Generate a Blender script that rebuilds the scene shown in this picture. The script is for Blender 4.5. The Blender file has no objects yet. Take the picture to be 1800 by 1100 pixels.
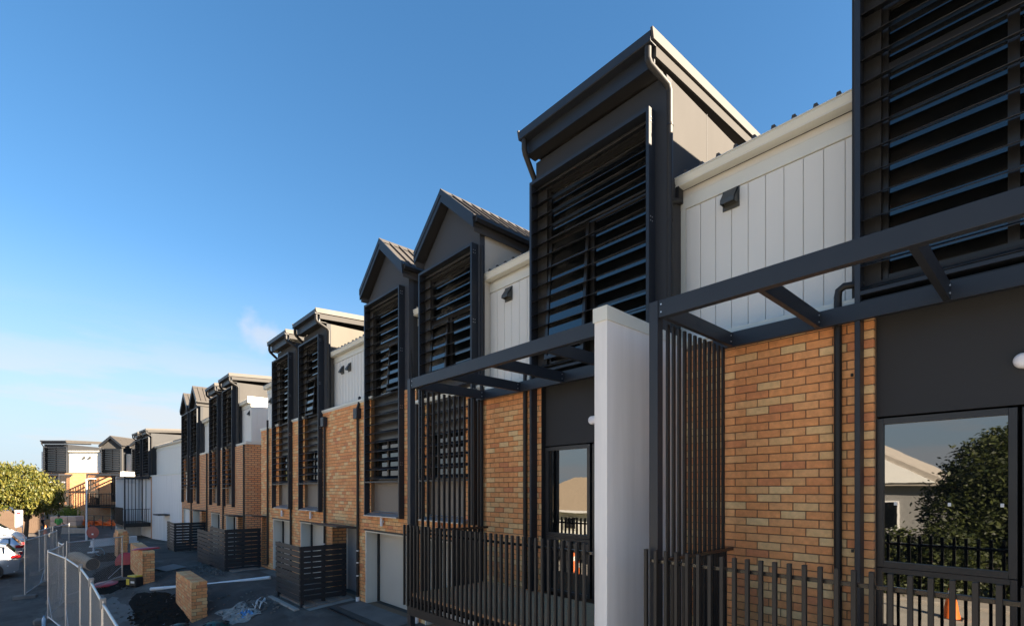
import bpy, math, random
from math import radians, sin, cos, tan, pi, atan2, sqrt
from mathutils import Vector, Matrix, Euler

random.seed(7)
S = bpy.context.scene
COL = S.collection

# ------------------------------------------------------------------ camera
CAM_Z = 2.8
cam_d = bpy.data.cameras.new("camera")
cam = bpy.data.objects.new("camera", cam_d)
COL.objects.link(cam)
FPX = 883.776                       # focal length in pixels of the 1800 px wide photo
cam_d.sensor_fit = 'HORIZONTAL'
cam_d.sensor_width = 36.0
cam_d.lens = FPX / 1800 * 36.0
cam_d.shift_y = (860 - 550) / 1800.0
cam_d.clip_start = 0.05
cam_d.clip_end = 6000
cam.location = (0, 0, CAM_Z)
VIEW_AZ = atan2(0.669708, -0.742625)          # heading of the view, from +X
cam.rotation_euler = (radians(90), 0, VIEW_AZ - radians(90))
S.camera = cam

# ------------------------------------------------------------------ light
SUN_EL = radians(23.0)
SUN_AZ = radians(25.0)             # from +X towards +Y
W = bpy.data.worlds.new("World")
S.world = W
W.use_nodes = True
nt = W.node_tree
nt.nodes.clear()
out = nt.nodes.new('ShaderNodeOutputWorld')
bg = nt.nodes.new('ShaderNodeBackground')
sky = nt.nodes.new('ShaderNodeTexSky')
sky.sky_type = 'NISHITA'
sky.sun_disc = False
sky.sun_elevation = SUN_EL
sky.sun_rotation = radians(90) - SUN_AZ
sky.altitude = 0
sky.air_density = 1.0
sky.dust_density = 0.3
sky.ozone_density = 3.0
bg.inputs['Strength'].default_value = 0.05
tc = nt.nodes.new('ShaderNodeTexCoord')
sep = nt.nodes.new('ShaderNodeSeparateXYZ')
nt.links.new(tc.outputs['Generated'], sep.inputs[0])
# low streaky cloud, in every direction, only near the horizon
mp = nt.nodes.new('ShaderNodeMapping')
mp.inputs['Scale'].default_value = (3.0, 3.0, 16.0)
mp.inputs['Location'].default_value = (0.4, 1.7, 0.2)
nt.links.new(tc.outputs['Generated'], mp.inputs[0])
nz = nt.nodes.new('ShaderNodeTexNoise')
nz.inputs['Scale'].default_value = 1.6
nz.inputs['Detail'].default_value = 7
nz.inputs['Roughness'].default_value = 0.55
nt.links.new(mp.outputs[0], nz.inputs['Vector'])
cr = nt.nodes.new('ShaderNodeMapRange')
cr.interpolation_type = 'SMOOTHSTEP'
cr.inputs['From Min'].default_value = 0.40
cr.inputs['From Max'].default_value = 0.62
nt.links.new(nz.outputs['Fac'], cr.inputs['Value'])
lo = nt.nodes.new('ShaderNodeMapRange')
lo.interpolation_type = 'SMOOTHSTEP'
lo.inputs['From Min'].default_value = 0.30
lo.inputs['From Max'].default_value = 0.10
lo.inputs['To Min'].default_value = 0.0
lo.inputs['To Max'].default_value = 1.0
nt.links.new(sep.outputs['Z'], lo.inputs['Value'])
mu = nt.nodes.new('ShaderNodeMath'); mu.operation = 'MULTIPLY'
nt.links.new(cr.outputs[0], mu.inputs[0]); nt.links.new(lo.outputs[0], mu.inputs[1])
# one small cumulus puff above the middle of the row
pd = Vector((cos(VIEW_AZ) * FPX + sin(VIEW_AZ) * (462 - 900), sin(VIEW_AZ) * FPX - cos(VIEW_AZ) * (462 - 900), 860 - 592)).normalized()
dv = nt.nodes.new('ShaderNodeVectorMath'); dv.operation = 'DISTANCE'
dv.inputs[1].default_value = pd
nt.links.new(tc.outputs['Generated'], dv.inputs[0])
n2 = nt.nodes.new('ShaderNodeTexNoise'); n2.inputs['Scale'].default_value = 22; n2.inputs['Detail'].default_value = 6
nt.links.new(tc.outputs['Generated'], n2.inputs['Vector'])
m2 = nt.nodes.new('ShaderNodeMath'); m2.operation = 'MULTIPLY_ADD'
m2.inputs[1].default_value = 0.11
nt.links.new(n2.outputs['Fac'], m2.inputs[0]); nt.links.new(dv.outputs['Value'], m2.inputs[2])
pr = nt.nodes.new('ShaderNodeMapRange'); pr.interpolation_type = 'SMOOTHSTEP'
pr.inputs['From Min'].default_value = 0.098; pr.inputs['From Max'].default_value = 0.05
pr.inputs['To Max'].default_value = 0.85
nt.links.new(m2.outputs[0], pr.inputs['Value'])
mx0 = nt.nodes.new('ShaderNodeMath'); mx0.operation = 'MAXIMUM'
nt.links.new(mu.outputs[0], mx0.inputs[0]); nt.links.new(pr.outputs[0], mx0.inputs[1])
mc = nt.nodes.new('ShaderNodeMath'); mc.operation = 'MULTIPLY'; mc.inputs[1].default_value = 0.62
nt.links.new(mx0.outputs[0], mc.inputs[0])
hs = nt.nodes.new('ShaderNodeHueSaturation')
hs.inputs['Saturation'].default_value = 1.33
hs.inputs['Value'].default_value = 0.88
gm = nt.nodes.new('ShaderNodeGamma')
gm.inputs['Gamma'].default_value = 0.80
nt.links.new(sky.outputs[0], gm.inputs['Color'])
nt.links.new(gm.outputs[0], hs.inputs['Color'])
mix = nt.nodes.new('ShaderNodeMix'); mix.data_type = 'RGBA'
nt.links.new(mc.outputs[0], mix.inputs['Factor'])
hz = nt.nodes.new('ShaderNodeMapRange'); hz.interpolation_type = 'SMOOTHSTEP'      # pale haze low in the sky
hz.inputs['From Min'].default_value = 0.40; hz.inputs['From Max'].default_value = -0.02
hz.inputs['To Min'].default_value = 0.0; hz.inputs['To Max'].default_value = 0.95
nt.links.new(sep.outputs['Z'], hz.inputs['Value'])
mh = nt.nodes.new('ShaderNodeMix'); mh.data_type = 'RGBA'
nt.links.new(hz.outputs[0], mh.inputs['Factor'])
nt.links.new(hs.outputs[0], mh.inputs['A'])
mh.inputs['B'].default_value = (1.78, 2.16, 2.55, 1)
nt.links.new(mh.outputs['Result'], mix.inputs['A'])
mix.inputs['B'].default_value = (2.5, 2.45, 2.45, 1)
nt.links.new(mix.outputs['Result'], bg.inputs['Color'])
nt.links.new(bg.outputs[0], out.inputs['Surface'])

sun_d = bpy.data.lights.new("sun", 'SUN')
sun_d.energy = 5.0
sun_d.angle = radians(0.5)
sun_d.color = (1.0, 0.83, 0.62)
sun = bpy.data.objects.new("sun", sun_d)
COL.objects.link(sun)
sv = Vector((cos(SUN_EL) * cos(SUN_AZ), cos(SUN_EL) * sin(SUN_AZ), sin(SUN_EL)))
sun.rotation_euler = sv.to_track_quat('Z', 'Y').to_euler()
sun.location = sv * 60

S.view_settings.view_transform = 'Standard'
S.view_settings.look = 'None'
S.view_settings.gamma = 1
S.view_settings.use_curve_mapping = False
S.view_settings.exposure = 2.8
S.render.engine = 'CYCLES'
S.cycles.max_bounces = 6
S.cycles.diffuse_bounces = 3
S.cycles.glossy_bounces = 4
S.cycles.transparent_max_bounces = 24

# ------------------------------------------------------------------ materials
MATS = {}

def mat(name, col, rough=0.6, metal=0.0, var=0.12, scale=6.0, bump=0.0, bscale=80.0, spec=None, ior=None, stretch=None, dirt=0.0):
    if name in MATS:
        return MATS[name]
    m = bpy.data.materials.new(name)
    m.use_nodes = True
    t = m.node_tree
    b = t.nodes['Principled BSDF']
    b.inputs['Roughness'].default_value = rough
    b.inputs['Metallic'].default_value = metal
    if spec is not None:
        b.inputs['Specular IOR Level'].default_value = spec
    if ior is not None:
        b.inputs['IOR'].default_value = ior
    co = t.nodes.new('ShaderNodeTexCoord')
    vec = co.outputs['Object']
    if stretch:
        mpn = t.nodes.new('ShaderNodeMapping')
        mpn.inputs['Scale'].default_value = stretch
        t.links.new(vec, mpn.inputs[0])
        vec = mpn.outputs[0]
    n = t.nodes.new('ShaderNodeTexNoise')
    n.inputs['Scale'].default_value = scale
    n.inputs['Detail'].default_value = 6
    n.inputs['Roughness'].default_value = 0.6
    t.links.new(vec, n.inputs['Vector'])
    r = t.nodes.new('ShaderNodeMapRange')
    r.inputs['From Min'].default_value = 0.25
    r.inputs['From Max'].default_value = 0.75
    r.inputs['To Min'].default_value = 1 - var
    r.inputs['To Max'].default_value = 1 + var
    t.links.new(n.outputs['Fac'], r.inputs['Value'])
    mm = t.nodes.new('ShaderNodeVectorMath'); mm.operation = 'SCALE'
    mm.inputs[0].default_value = col
    t.links.new(r.outputs[0], mm.inputs['Scale'])
    t.links.new(mm.outputs[0], b.inputs['Base Color'])
    rr = t.nodes.new('ShaderNodeMapRange')
    rr.inputs['To Min'].default_value = max(0.0, rough - 0.08)
    rr.inputs['To Max'].default_value = min(1.0, rough + 0.08)
    t.links.new(n.outputs['Fac'], rr.inputs['Value'])
    if rough > 0.1:
        t.links.new(rr.outputs[0], b.inputs['Roughness'])
    if bump > 0:
        nb = t.nodes.new('ShaderNodeTexNoise')
        nb.inputs['Scale'].default_value = bscale
        nb.inputs['Detail'].default_value = 4
        t.links.new(co.outputs['Object'], nb.inputs['Vector'])
        bp = t.nodes.new('ShaderNodeBump')
        bp.inputs['Strength'].default_value = bump
        bp.inputs['Distance'].default_value = 0.01
        t.links.new(nb.outputs['Fac'], bp.inputs['Height'])
        t.links.new(bp.outputs[0], b.inputs['Normal'])
    MATS[name] = m
    return m

def brick_piece_mat():
    m = bpy.data.materials.new('clay_brick'); m.use_nodes = True
    t = m.node_tree; b = t.nodes['Principled BSDF']
    oi = t.nodes.new('ShaderNodeObjectInfo')
    ge = t.nodes.new('ShaderNodeNewGeometry')
    a = t.nodes.new('ShaderNodeMath'); a.operation = 'ADD'
    t.links.new(oi.outputs['Random'], a.inputs[0]); t.links.new(ge.outputs['Random Per Island'], a.inputs[1])
    fr = t.nodes.new('ShaderNodeMath'); fr.operation = 'FRACT'
    t.links.new(a.outputs[0], fr.inputs[0])
    rp = t.nodes.new('ShaderNodeValToRGB')
    e = rp.color_ramp.elements
    cols = [(0.0, (0.620, 0.237, 0.105)), (.10, (0.720, 0.304, 0.116)), (.30, (0.770, 0.342, 0.130)), (.46, (0.730, 0.319, 0.121)),
            (.60, (0.780, 0.374, 0.152)), (.72, (0.750, 0.374, 0.157)), (.84, (0.760, 0.469, 0.215)), (1.0, (0.770, 0.529, 0.265))]
    e[0].position, e[0].color = 0, (*cols[0][1], 1)
    e[1].position, e[1].color = 1, (*cols[-1][1], 1)
    for p, c in cols[1:-1]:
        x = e.new(p); x.color = (*c, 1)
    t.links.new(fr.outputs[0], rp.inputs[0])
    co = t.nodes.new('ShaderNodeTexCoord')
    ad = t.nodes.new('ShaderNodeVectorMath'); ad.operation = 'ADD'
    sc = t.nodes.new('ShaderNodeVectorMath'); sc.operation = 'SCALE'
    cx = t.nodes.new('ShaderNodeCombineXYZ')
    for i in range(3):
        t.links.new(fr.outputs[0], cx.inputs[i])
    t.links.new(cx.outputs[0], sc.inputs[0]); sc.inputs['Scale'].default_value = 40
    t.links.new(co.outputs['Object'], ad.inputs[0]); t.links.new(sc.outputs[0], ad.inputs[1])
    n = t.nodes.new('ShaderNodeTexNoise'); n.inputs['Scale'].default_value = 14; n.inputs['Detail'].default_value = 7; n.inputs['Roughness'].default_value = .7
    t.links.new(ad.outputs[0], n.inputs['Vector'])
    r = t.nodes.new('ShaderNodeMapRange'); r.inputs['From Min'].default_value = .3; r.inputs['From Max'].default_value = .7
    r.inputs['To Min'].default_value = .80; r.inputs['To Max'].default_value = 1.16
    t.links.new(n.outputs['Fac'], r.inputs['Value'])
    mm = t.nodes.new('ShaderNodeVectorMath'); mm.operation = 'SCALE'
    t.links.new(rp.outputs[0], mm.inputs[0]); t.links.new(r.outputs[0], mm.inputs['Scale'])
    t.links.new(mm.outputs[0], b.inputs['Base Color'])
    b.inputs['Roughness'].default_value = .85
    nb = t.nodes.new('ShaderNodeTexNoise'); nb.inputs['Scale'].default_value = 120; nb.inputs['Detail'].default_value = 4
    t.links.new(ad.outputs[0], nb.inputs['Vector'])
    bp = t.nodes.new('ShaderNodeBump'); bp.inputs['Strength'].default_value = .5; bp.inputs['Distance'].default_value = .004
    t.links.new(nb.outputs['Fac'], bp.inputs['Height']); t.links.new(bp.outputs[0], b.inputs['Normal'])
    return m

def far_brick_mat():
    m = bpy.data.materials.new('far_brickwork'); m.use_nodes = True
    t = m.node_tree; b = t.nodes['Principled BSDF']
    co = t.nodes.new('ShaderNodeTexCoord')
    sp = t.nodes.new('ShaderNodeSeparateXYZ'); t.links.new(co.outputs['Object'], sp.inputs[0])
    a = t.nodes.new('ShaderNodeMath'); a.operation = 'ADD'
    t.links.new(sp.outputs[0], a.inputs[0]); t.links.new(sp.outputs[1], a.inputs[1])
    cx = t.nodes.new('ShaderNodeCombineXYZ'); t.links.new(a.outputs[0], cx.inputs[0]); t.links.new(sp.outputs[2], cx.inputs[1])
    br = t.nodes.new('ShaderNodeTexBrick')
    br.inputs['Scale'].default_value = 1.0
    br.inputs['Brick Width'].default_value = .24; br.inputs['Row Height'].default_value = .086
    br.inputs['Mortar Size'].default_value = .012
    br.inputs['Color1'].default_value = (.70, .295, .12, 1); br.inputs['Color2'].default_value = (.73, .40, .19, 1)
    br.inputs['Mortar'].default_value = (.17, .12, .09, 1)
    t.links.new(cx.outputs[0], br.inputs['Vector'])
    t.links.new(br.outputs['Color'], b.inputs['Base Color'])
    b.inputs['Roughness'].default_value = .88
    bp = t.nodes.new('ShaderNodeBump'); bp.inputs['Strength'].default_value = .6; bp.inputs['Distance'].default_value = .006; bp.invert = True
    t.links.new(br.outputs['Fac'], bp.inputs['Height']); t.links.new(bp.outputs[0], b.inputs['Normal'])
    return m

def leaf_mat(name, c1, c2):
    m = bpy.data.materials.new(name); m.use_nodes = True
    t = m.node_tree; b = t.nodes['Principled BSDF']
    ge = t.nodes.new('ShaderNodeNewGeometry')
    rp = t.nodes.new('ShaderNodeValToRGB')
    rp.color_ramp.elements[0].color = (*c1, 1); rp.color_ramp.elements[1].color = (*c2, 1)
    t.links.new(ge.outputs['Random Per Island'], rp.inputs[0])
    t.links.new(rp.outputs[0], b.inputs['Base Color'])
    b.inputs['Roughness'].default_value = .55
    tr = t.nodes.new('ShaderNodeBsdfTranslucent'); t.links.new(rp.outputs[0], tr.inputs['Color'])
    mxs = t.nodes.new('ShaderNodeMixShader'); mxs.inputs[0].default_value = .35
    o = t.nodes['Material Output']
    t.links.new(b.outputs[0], mxs.inputs[1]); t.links.new(tr.outputs[0], mxs.inputs[2]); t.links.new(mxs.outputs[0], o.inputs['Surface'])
    return m

M_STEEL = mat('charcoal_powdercoat', (.0165, .020, .027), .46, .0, .16, 2.5, .06, 250, spec=.42)
M_STEELW = mat('bronze_powdercoat', (.017, .016, .016), .5, .0, .16, 2.5, .06, 250, spec=.35)
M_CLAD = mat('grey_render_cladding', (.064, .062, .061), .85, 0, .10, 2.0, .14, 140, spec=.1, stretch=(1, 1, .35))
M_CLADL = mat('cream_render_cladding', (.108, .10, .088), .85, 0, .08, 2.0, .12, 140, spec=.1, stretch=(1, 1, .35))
M_BLADE = mat('satin_louvre_blade', (.015, .017, .022), .30, 0, .12, 3, spec=.65)
M_RAIL = mat('satin_handrail', (.016, .0155, .016), .24, 0, .1, 3, spec=.75)
M_CLADB = mat('slate_render_cladding', (.040, .044, .052), .74, 0, .08, 2.0, .12, 140)
M_CLADD = mat('dark_render_cladding', (.019, .0205, .024), .72, 0, .09, 2.0, .12, 140)
M_SOFF = mat('charcoal_soffit', (.016, .0155, .016), .6)
M_WHITE = mat('white_painted_board', (.66, .645, .60), .55, 0, .035, 1.3, .05, 200, stretch=(1, 1, .4))
M_CREAM = mat('cream_metal_trim', (.60, .595, .53), .38, 0, .04, 2)
M_RENDER = mat('pale_grey_render', (.70, .685, .67), .75, 0, .12, 1.2, .10, 160, stretch=(4, 4, .25))
M_ROOF = mat('grey_roof_sheet', (.062, .057, .053), .55, 0, .10, 3, spec=.25)
M_MORTAR = mat('brown_mortar', (.20, .125, .075), .95, 0, .2, 20, .4, 150)
M_GLASS = mat('dark_window_glass', (.004, .005, .006), .012, 0, .0, 1, ior=1.85)
M_GLASSL = mat('coated_door_glass', (.004, .005, .006), .012, 0, .0, 1, .05, 1.1, ior=2.7)
M_FRAME = mat('charcoal_window_frame', (.017, .018, .021), .38)
M_PANEL = mat('brown_grey_panel', (.15, .125, .105), .5, 0, .05, 3)
M_SILL = mat('bright_metal_sill', (.36, .37, .39), .35, .6, .1, 4)
M_GARAGE = mat('pale_garage_lining', (.60, .58, .52), .6, 0, .04, 2)
M_GDOOR = mat('garage_door_sheet', (.46, .43, .375), .5, 0, .04, 2)
M_DOOR = mat('grey_entry_door', (.22, .23, .245), .5)
M_LAMP = mat('opal_lamp_plastic', (.80, .80, .84), .3, 0, .01)
M_VENT = mat('grey_vent_plastic', (.06, .062, .058), .5)
M_BOLT = mat('zinc_bolt', (.6, .6, .6), .35, .8)
M_DECK = mat('weathered_deck_timber', (.62, .37, .21), .9, 0, .25, 7, .3, 60, spec=.08, stretch=(.6, 8, 8))
M_BLACKWD = mat('black_stained_timber', (.018, .018, .021), .55, 0, .35, 8, .35, 40, stretch=(1, 8, 8))
M_ASPH = mat('asphalt', (.098, .084, .074), .9, 0, .40, 1.1, .7, 60, spec=.12)
def add_dust(m, col, lo=.52, hi=.72, sc=(.35, 1.1, 1)):
    t = m.node_tree; b = t.nodes['Principled BSDF']
    src = b.inputs['Base Color'].links[0].from_socket
    co = t.nodes.new('ShaderNodeTexCoord'); mp_ = t.nodes.new('ShaderNodeMapping'); mp_.inputs['Scale'].default_value = sc
    t.links.new(co.outputs['Object'], mp_.inputs[0])
    n = t.nodes.new('ShaderNodeTexNoise'); n.inputs['Scale'].default_value = 1.3; n.inputs['Detail'].default_value = 9; n.inputs['Roughness'].default_value = .68
    t.links.new(mp_.outputs[0], n.inputs['Vector'])
    r = t.nodes.new('ShaderNodeMapRange'); r.inputs['From Min'].default_value = lo; r.inputs['From Max'].default_value = hi; r.inputs['To Max'].default_value = .8
    t.links.new(n.outputs['Fac'], r.inputs['Value'])
    x = t.nodes.new('ShaderNodeMix'); x.data_type = 'RGBA'
    t.links.new(r.outputs[0], x.inputs['Factor']); t.links.new(src, x.inputs['A']); x.inputs['B'].default_value = (*col, 1)
    t.links.new(x.outputs['Result'], b.inputs['Base Color'])
add_dust(M_ASPH, (.20, .18, .155))
M_ROAD = mat('worn_road_asphalt', (.062, .066, .074), .82, 0, .3, .7, .7, 60)
M_SOIL = mat('dark_loose_soil', (.011, .009, .0075), .95, 0, .6, 3, 1.0, 25, spec=.08)
M_CONC = mat('concrete', (.34, .31, .275), .88, 0, .2, 2, .35, 60, spec=.15)
M_CONCD = mat('damp_concrete', (.17, .155, .14), .85, 0, .3, 1.5, .35, 60, spec=.15)
M_PAVER = mat('brown_paver', (.24, .19, .155), .85, 0, .25, 4, .3, 70)
M_BRICK = brick_piece_mat()
M_FBRICK = far_brick_mat()
M_GALV = mat('galvanised_steel', (.50, .51, .52), .38, .75, .15, 12)
M_WIRE = mat('dull_fence_wire', (.30, .29, .265), .6, .3)
M_PVC = mat('white_pvc_pipe', (.72, .72, .72), .4, 0, .05)
M_DARK = mat('unlit_interior', (.010, .010, .010), .9)
M_BLACK = mat('black_plastic', (.015, .015, .016), .5)
M_RED = mat('red_plastic', (.42, .030, .035), .4)
M_ORANGE = mat('orange_mesh_plastic', (.85, .17, .02), .5)
M_GREEN = mat('dark_green_plastic', (.012, .075, .062), .4)
M_HIVIS = mat('green_work_shirt', (.08, .36, .10), .8)
M_CLOTHD = mat('dark_work_cloth', (.02, .022, .028), .85)
M_SKIN = mat('skin', (.42, .25, .18), .6)
M_YELLOW = mat('yellow_plastic', (.70, .52, .03), .45)
M_BLUE = mat('blue_plastic_film', (.10, .32, .62), .4)
M_PLY = mat('weathered_plywood', (.20, .18, .165), .8, 0, .2, 5, .2, 40)
M_LOG = mat('pale_bark', (.55, .38, .25), .9, 0, .45, 7, 1.0, 22, stretch=(1, 6, 6))
M_SILVER = mat('silver_car_paint', (.50, .52, .55), .25, .6, .02)
M_VANW = mat('white_car_paint', (.80, .79, .76), .25, 0, .02)
M_TYRE = mat('tyre_rubber', (.018, .018, .018), .8)
M_ALLOY = mat('alloy_rim', (.55, .55, .56), .3, .8)
M_LENSR = mat('red_lens', (.30, .01, .012), .12)
M_LENSC = mat('clear_lens', (.65, .66, .68), .1)
M_TIMBER = mat('raw_timber', (.45, .30, .16), .8, 0, .2, 5)
M_FENCE = mat('brown_timber_fence', (.16, .105, .07), .85, 0, .25, 4, stretch=(8, 8, 1))
M_BARK = mat('tree_bark', (.09, .065, .045), .9, 0, .3, 6, .6, 20)
M_LEAFY = leaf_mat('yellow_green_leaves', (.030, .050, .008), (.165, .145, .022))
M_LEAFD = leaf_mat('dark_green_leaves', (.014, .026, .008), (.07, .085, .018))
M_LEAFB = leaf_mat('bright_green_leaves', (.07, .12, .012), (.22, .26, .03))
M_GRASS = mat('grass_blades', (.06, .12, .015), .7, 0, .4, 9)
M_WB = mat('white_weatherboard', (.72, .72, .70), .6, 0, .03)
M_TILE = mat('beige_roof_tile', (.34, .27, .19), .8, 0, .1, 4)
M_DROOF = mat('dark_house_roof', (.06, .055, .06), .7)

# ------------------------------------------------------------------ helpers
class MB:
    """collects simple shapes; build() links them as ONE mesh object"""
    def __init__(s):
        s.v, s.f = [], []

    def box(s, x0, x1, y0, y1, z0, z1, ch=0.0):
        if x0 > x1: x0, x1 = x1, x0
        if y0 > y1: y0, y1 = y1, y0
        if z0 > z1: z0, z1 = z1, z0
        c = Vector(((x0 + x1) / 2, (y0 + y1) / 2, (z0 + z1) / 2))
        return s.obox(c, (1, 0, 0), (0, 1, 0), (0, 0, 1), (x1 - x0) / 2, (y1 - y0) / 2, (z1 - z0) / 2, ch)

    def obox(s, c, ax, ay, az, hx, hy, hz, ch=0.0):
        c, ax, ay, az = Vector(c), Vector(ax), Vector(ay), Vector(az)
        n = len(s.v)
        if ch <= 0:
            for i in (-1, 1):
                for j in (-1, 1):
                    for k in (-1, 1):
                        s.v.append(c + ax * hx * i + ay * hy * j + az * hz * k)
            for q in ((0, 1, 3, 2), (4, 6, 7, 5), (0, 4, 5, 1), (2, 3, 7, 6), (0, 2, 6, 4), (1, 5, 7, 3)):
                s.f.append([n + k for k in q])
            return s
        h = (hx, hy, hz); A = (ax, ay, az)
        ch = min(ch, min(h) * .9)
        idx = {}
        for i in (-1, 1):
            for j in (-1, 1):
                for k in (-1, 1):
                    sg = (i, j, k)
                    for a in range(3):        # vertex lying on face a
                        p = c.copy()
                        for b in range(3):
                            p += A[b] * sg[b] * (h[b] if b == a else h[b] - ch)
                        idx[(sg, a)] = len(s.v); s.v.append(p)
        for a in range(3):
            b, d = (a + 1) % 3, (a + 2) % 3
            for sa in (-1, 1):
                ring = []
                for sb, sd in ((-1, -1), (1, -1), (1, 1), (-1, 1)):
                    sg = [0, 0, 0]; sg[a] = sa; sg[b] = sb; sg[d] = sd
                    ring.append(idx[(tuple(sg), a)])
                s.f.append(ring if sa > 0 else ring[::-1])
            for sb in (-1, 1):                # chamfer along edge direction d between faces a and b
                for sa in (-1, 1):
                    g0 = [0, 0, 0]; g0[a] = sa; g0[b] = sb; g0[d] = -1
                    g1 = list(g0); g1[d] = 1
                    q = [idx[(tuple(g0), a)], idx[(tuple(g0), b)], idx[(tuple(g1), b)], idx[(tuple(g1), a)]]
                    s.f.append(q if sa * sb > 0 else q[::-1])
        for i in (-1, 1):
            for j in (-1, 1):
                for k in (-1, 1):
                    q = [idx[((i, j, k), a)] for a in range(3)]
                    s.f.append(q if i * j * k > 0 else q[::-1])
        return s

    def bar(s, p, q, w, h, up=(0, 0, 1), ch=0.0):
        p, q, up = Vector(p), Vector(q), Vector(up)
        d = (q - p); L = d.length; d.normalize()
        x = d.cross(up).normalized(); z = x.cross(d).normalized()
        return s.obox((p + q) / 2, x, d, z, w / 2, L / 2, h / 2, ch)

    def tube(s, pts, r, n=10, cap=True):
        pts = [Vector(p) for p in pts]
        rad = r if isinstance(r, (list, tuple)) else [r] * len(pts)
        base = len(s.v)
        ref = None
        for i, p in enumerate(pts):
            if i == 0: d = (pts[1] - p).normalized()
            elif i == len(pts) - 1: d = (p - pts[i - 1]).normalized()
            else: d = ((pts[i + 1] - p).normalized() + (p - pts[i - 1]).normalized()).normalized()
            if ref is None:
                ref = d.orthogonal().normalized()
            ref = (ref - d * ref.dot(d))
            if ref.length < 1e-6: ref = d.orthogonal()
            ref.normalize()
            b = d.cross(ref)
            k = 1.0
            if 0 < i < len(pts) - 1:
                a = (p - pts[i - 1]).normalized().dot(d); k = 1 / max(.5, a)
            for j in range(n):
                t = 2 * pi * j / n
                s.v.append(p + (ref * cos(t) + b * sin(t)) * rad[i] * (k if False else 1))
        for i in range(len(pts) - 1):
            for j in range(n):
                a = base + i * n + j; b2 = base + i * n + (j + 1) % n
                s.f.append([a, b2, b2 + n, a + n])
        if cap:
            s.f.append([base + j for j in range(n)][::-1])
            e = base + (len(pts) - 1) * n
            s.f.append([e + j for j in range(n)])
        return s

    def prism(s, poly, d):
        """poly: 3-D points of a planar outline; d: extrusion vector"""
        n = len(s.v); k = len(poly); d = Vector(d)
        for p in poly: s.v.append(Vector(p))
        for p in poly: s.v.append(Vector(p) + d)
        s.f.append([n + i for i in range(k)])
        s.f.append([n + k + i for i in range(k)][::-1])
        for i in range(k):
            j = (i + 1) % k
            s.f.append([n + i, n + k + i, n + k + j, n + j])
        return s

    def quad(s, *p):
        n = len(s.v)
        s.v += [Vector(q) for q in p]
        s.f.append([n + i for i in range(len(p))])
        return s

    def mesh(s, name, m, off=(0, 0, 0), smooth=False, fix=True):
        off = Vector(off)
        me = bpy.data.meshes.new(name)
        me.from_pydata([tuple(v - off) for v in s.v], [], s.f)
        me.materials.append(m)
        if fix:
            import bmesh
            bm = bmesh.new(); bm.from_mesh(me)
            bmesh.ops.recalc_face_normals(bm, faces=bm.faces)
            bm.to_mesh(me); bm.free()
        if smooth:
            me.polygons.foreach_set('use_smooth', [True] * len(me.polygons))
        me.update()
        return me

    def build(s, name, m, parent=None, off=(0, 0, 0), smooth=False, kind=None):
        o = bpy.data.objects.new(name, s.mesh(name, m, off, smooth))
        COL.objects.link(o)
        if parent is not None: o.parent = parent
        if kind: o['kind'] = kind
        return o

def smooth_by_angle(o, a=40):
    me = o.data
    me.polygons.foreach_set('use_smooth', [True] * len(me.polygons))
    try:
        me.set_sharp_from_angle(angle=radians(a))
    except Exception:
        pass
    return o

def tag(o, label=None, cat=None, group=None, kind=None):
    if label: o['label'] = label
    if cat: o['category'] = cat
    if group: o['group'] = group
    if kind: o['kind'] = kind
    return o

def empty(name, loc, rz=0.0):
    o = bpy.data.objects.new(name, None)
    o.empty_display_size = .2
    COL.objects.link(o)
    o.location = loc; o.rotation_euler = (0, 0, rz)
    return o

def inst(name, me, loc, parent=None, rot=None):
    o = bpy.data.objects.new(name, me)
    COL.objects.link(o)
    o.location = loc
    if rot is not None: o.rotation_euler = rot
    if parent is not None: o.parent = parent
    return o

class Thing:
    """a top-level Empty; parts are authored in the coordinates of the row and moved with it"""
    def __init__(s, name, label, cat, org, place=None, group=None):
        s.o = Vector(org)
        loc = Vector(org); rz = 0
        if place:
            rz = place[1]
            loc = place[0] @ Vector(org)
        s.e = tag(empty(name, loc, rz), label, cat, group)

    def part(s, mb, name, m, parent=None, smooth=False, kind=None, sharp=None):
        p = mb.build(name, m, parent or s.e, s.o, smooth, kind)
        if sharp: smooth_by_angle(p, sharp)
        return p

    def piece(s, name, me, loc, parent=None, rot=None):
        return inst(name, me, Vector(loc) - s.o, parent or s.e, rot)

def rect_minus(x0, x1, z0, z1, holes):
    xs = sorted({x0, x1, *[min(max(h[i], x0), x1) for h in holes for i in (0, 1)]})
    outl = []
    for a, b in zip(xs, xs[1:]):
        if b - a < 1e-4: continue
        mid = (a + b) / 2
        cut = sorted([(max(z0, h[2]), min(z1, h[3])) for h in holes if h[0] < mid < h[1]])
        z = z0
        for c, d in cut:
            if c > z + 1e-4: outl.append((a, b, z, c))
            z = max(z, d)
        if z < z1 - 1e-4: outl.append((a, b, z, z1))
    return outl

BRICK_MESH = {}
def brick_mesh(w, axis='x', depth=.06):
    k = (round(w / .005), axis)
    if k not in BRICK_MESH:
        w = k[0] * .005
        mb = MB()
        if axis == 'x': mb.box(-w / 2, w / 2, 0, depth, -.038, .038, .004)
        else: mb.box(0, depth, -w / 2, w / 2, -.038, .038, .004)
        BRICK_MESH[k] = mb.mesh('brick', M_BRICK)
    return BRICK_MESH[k]

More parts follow.
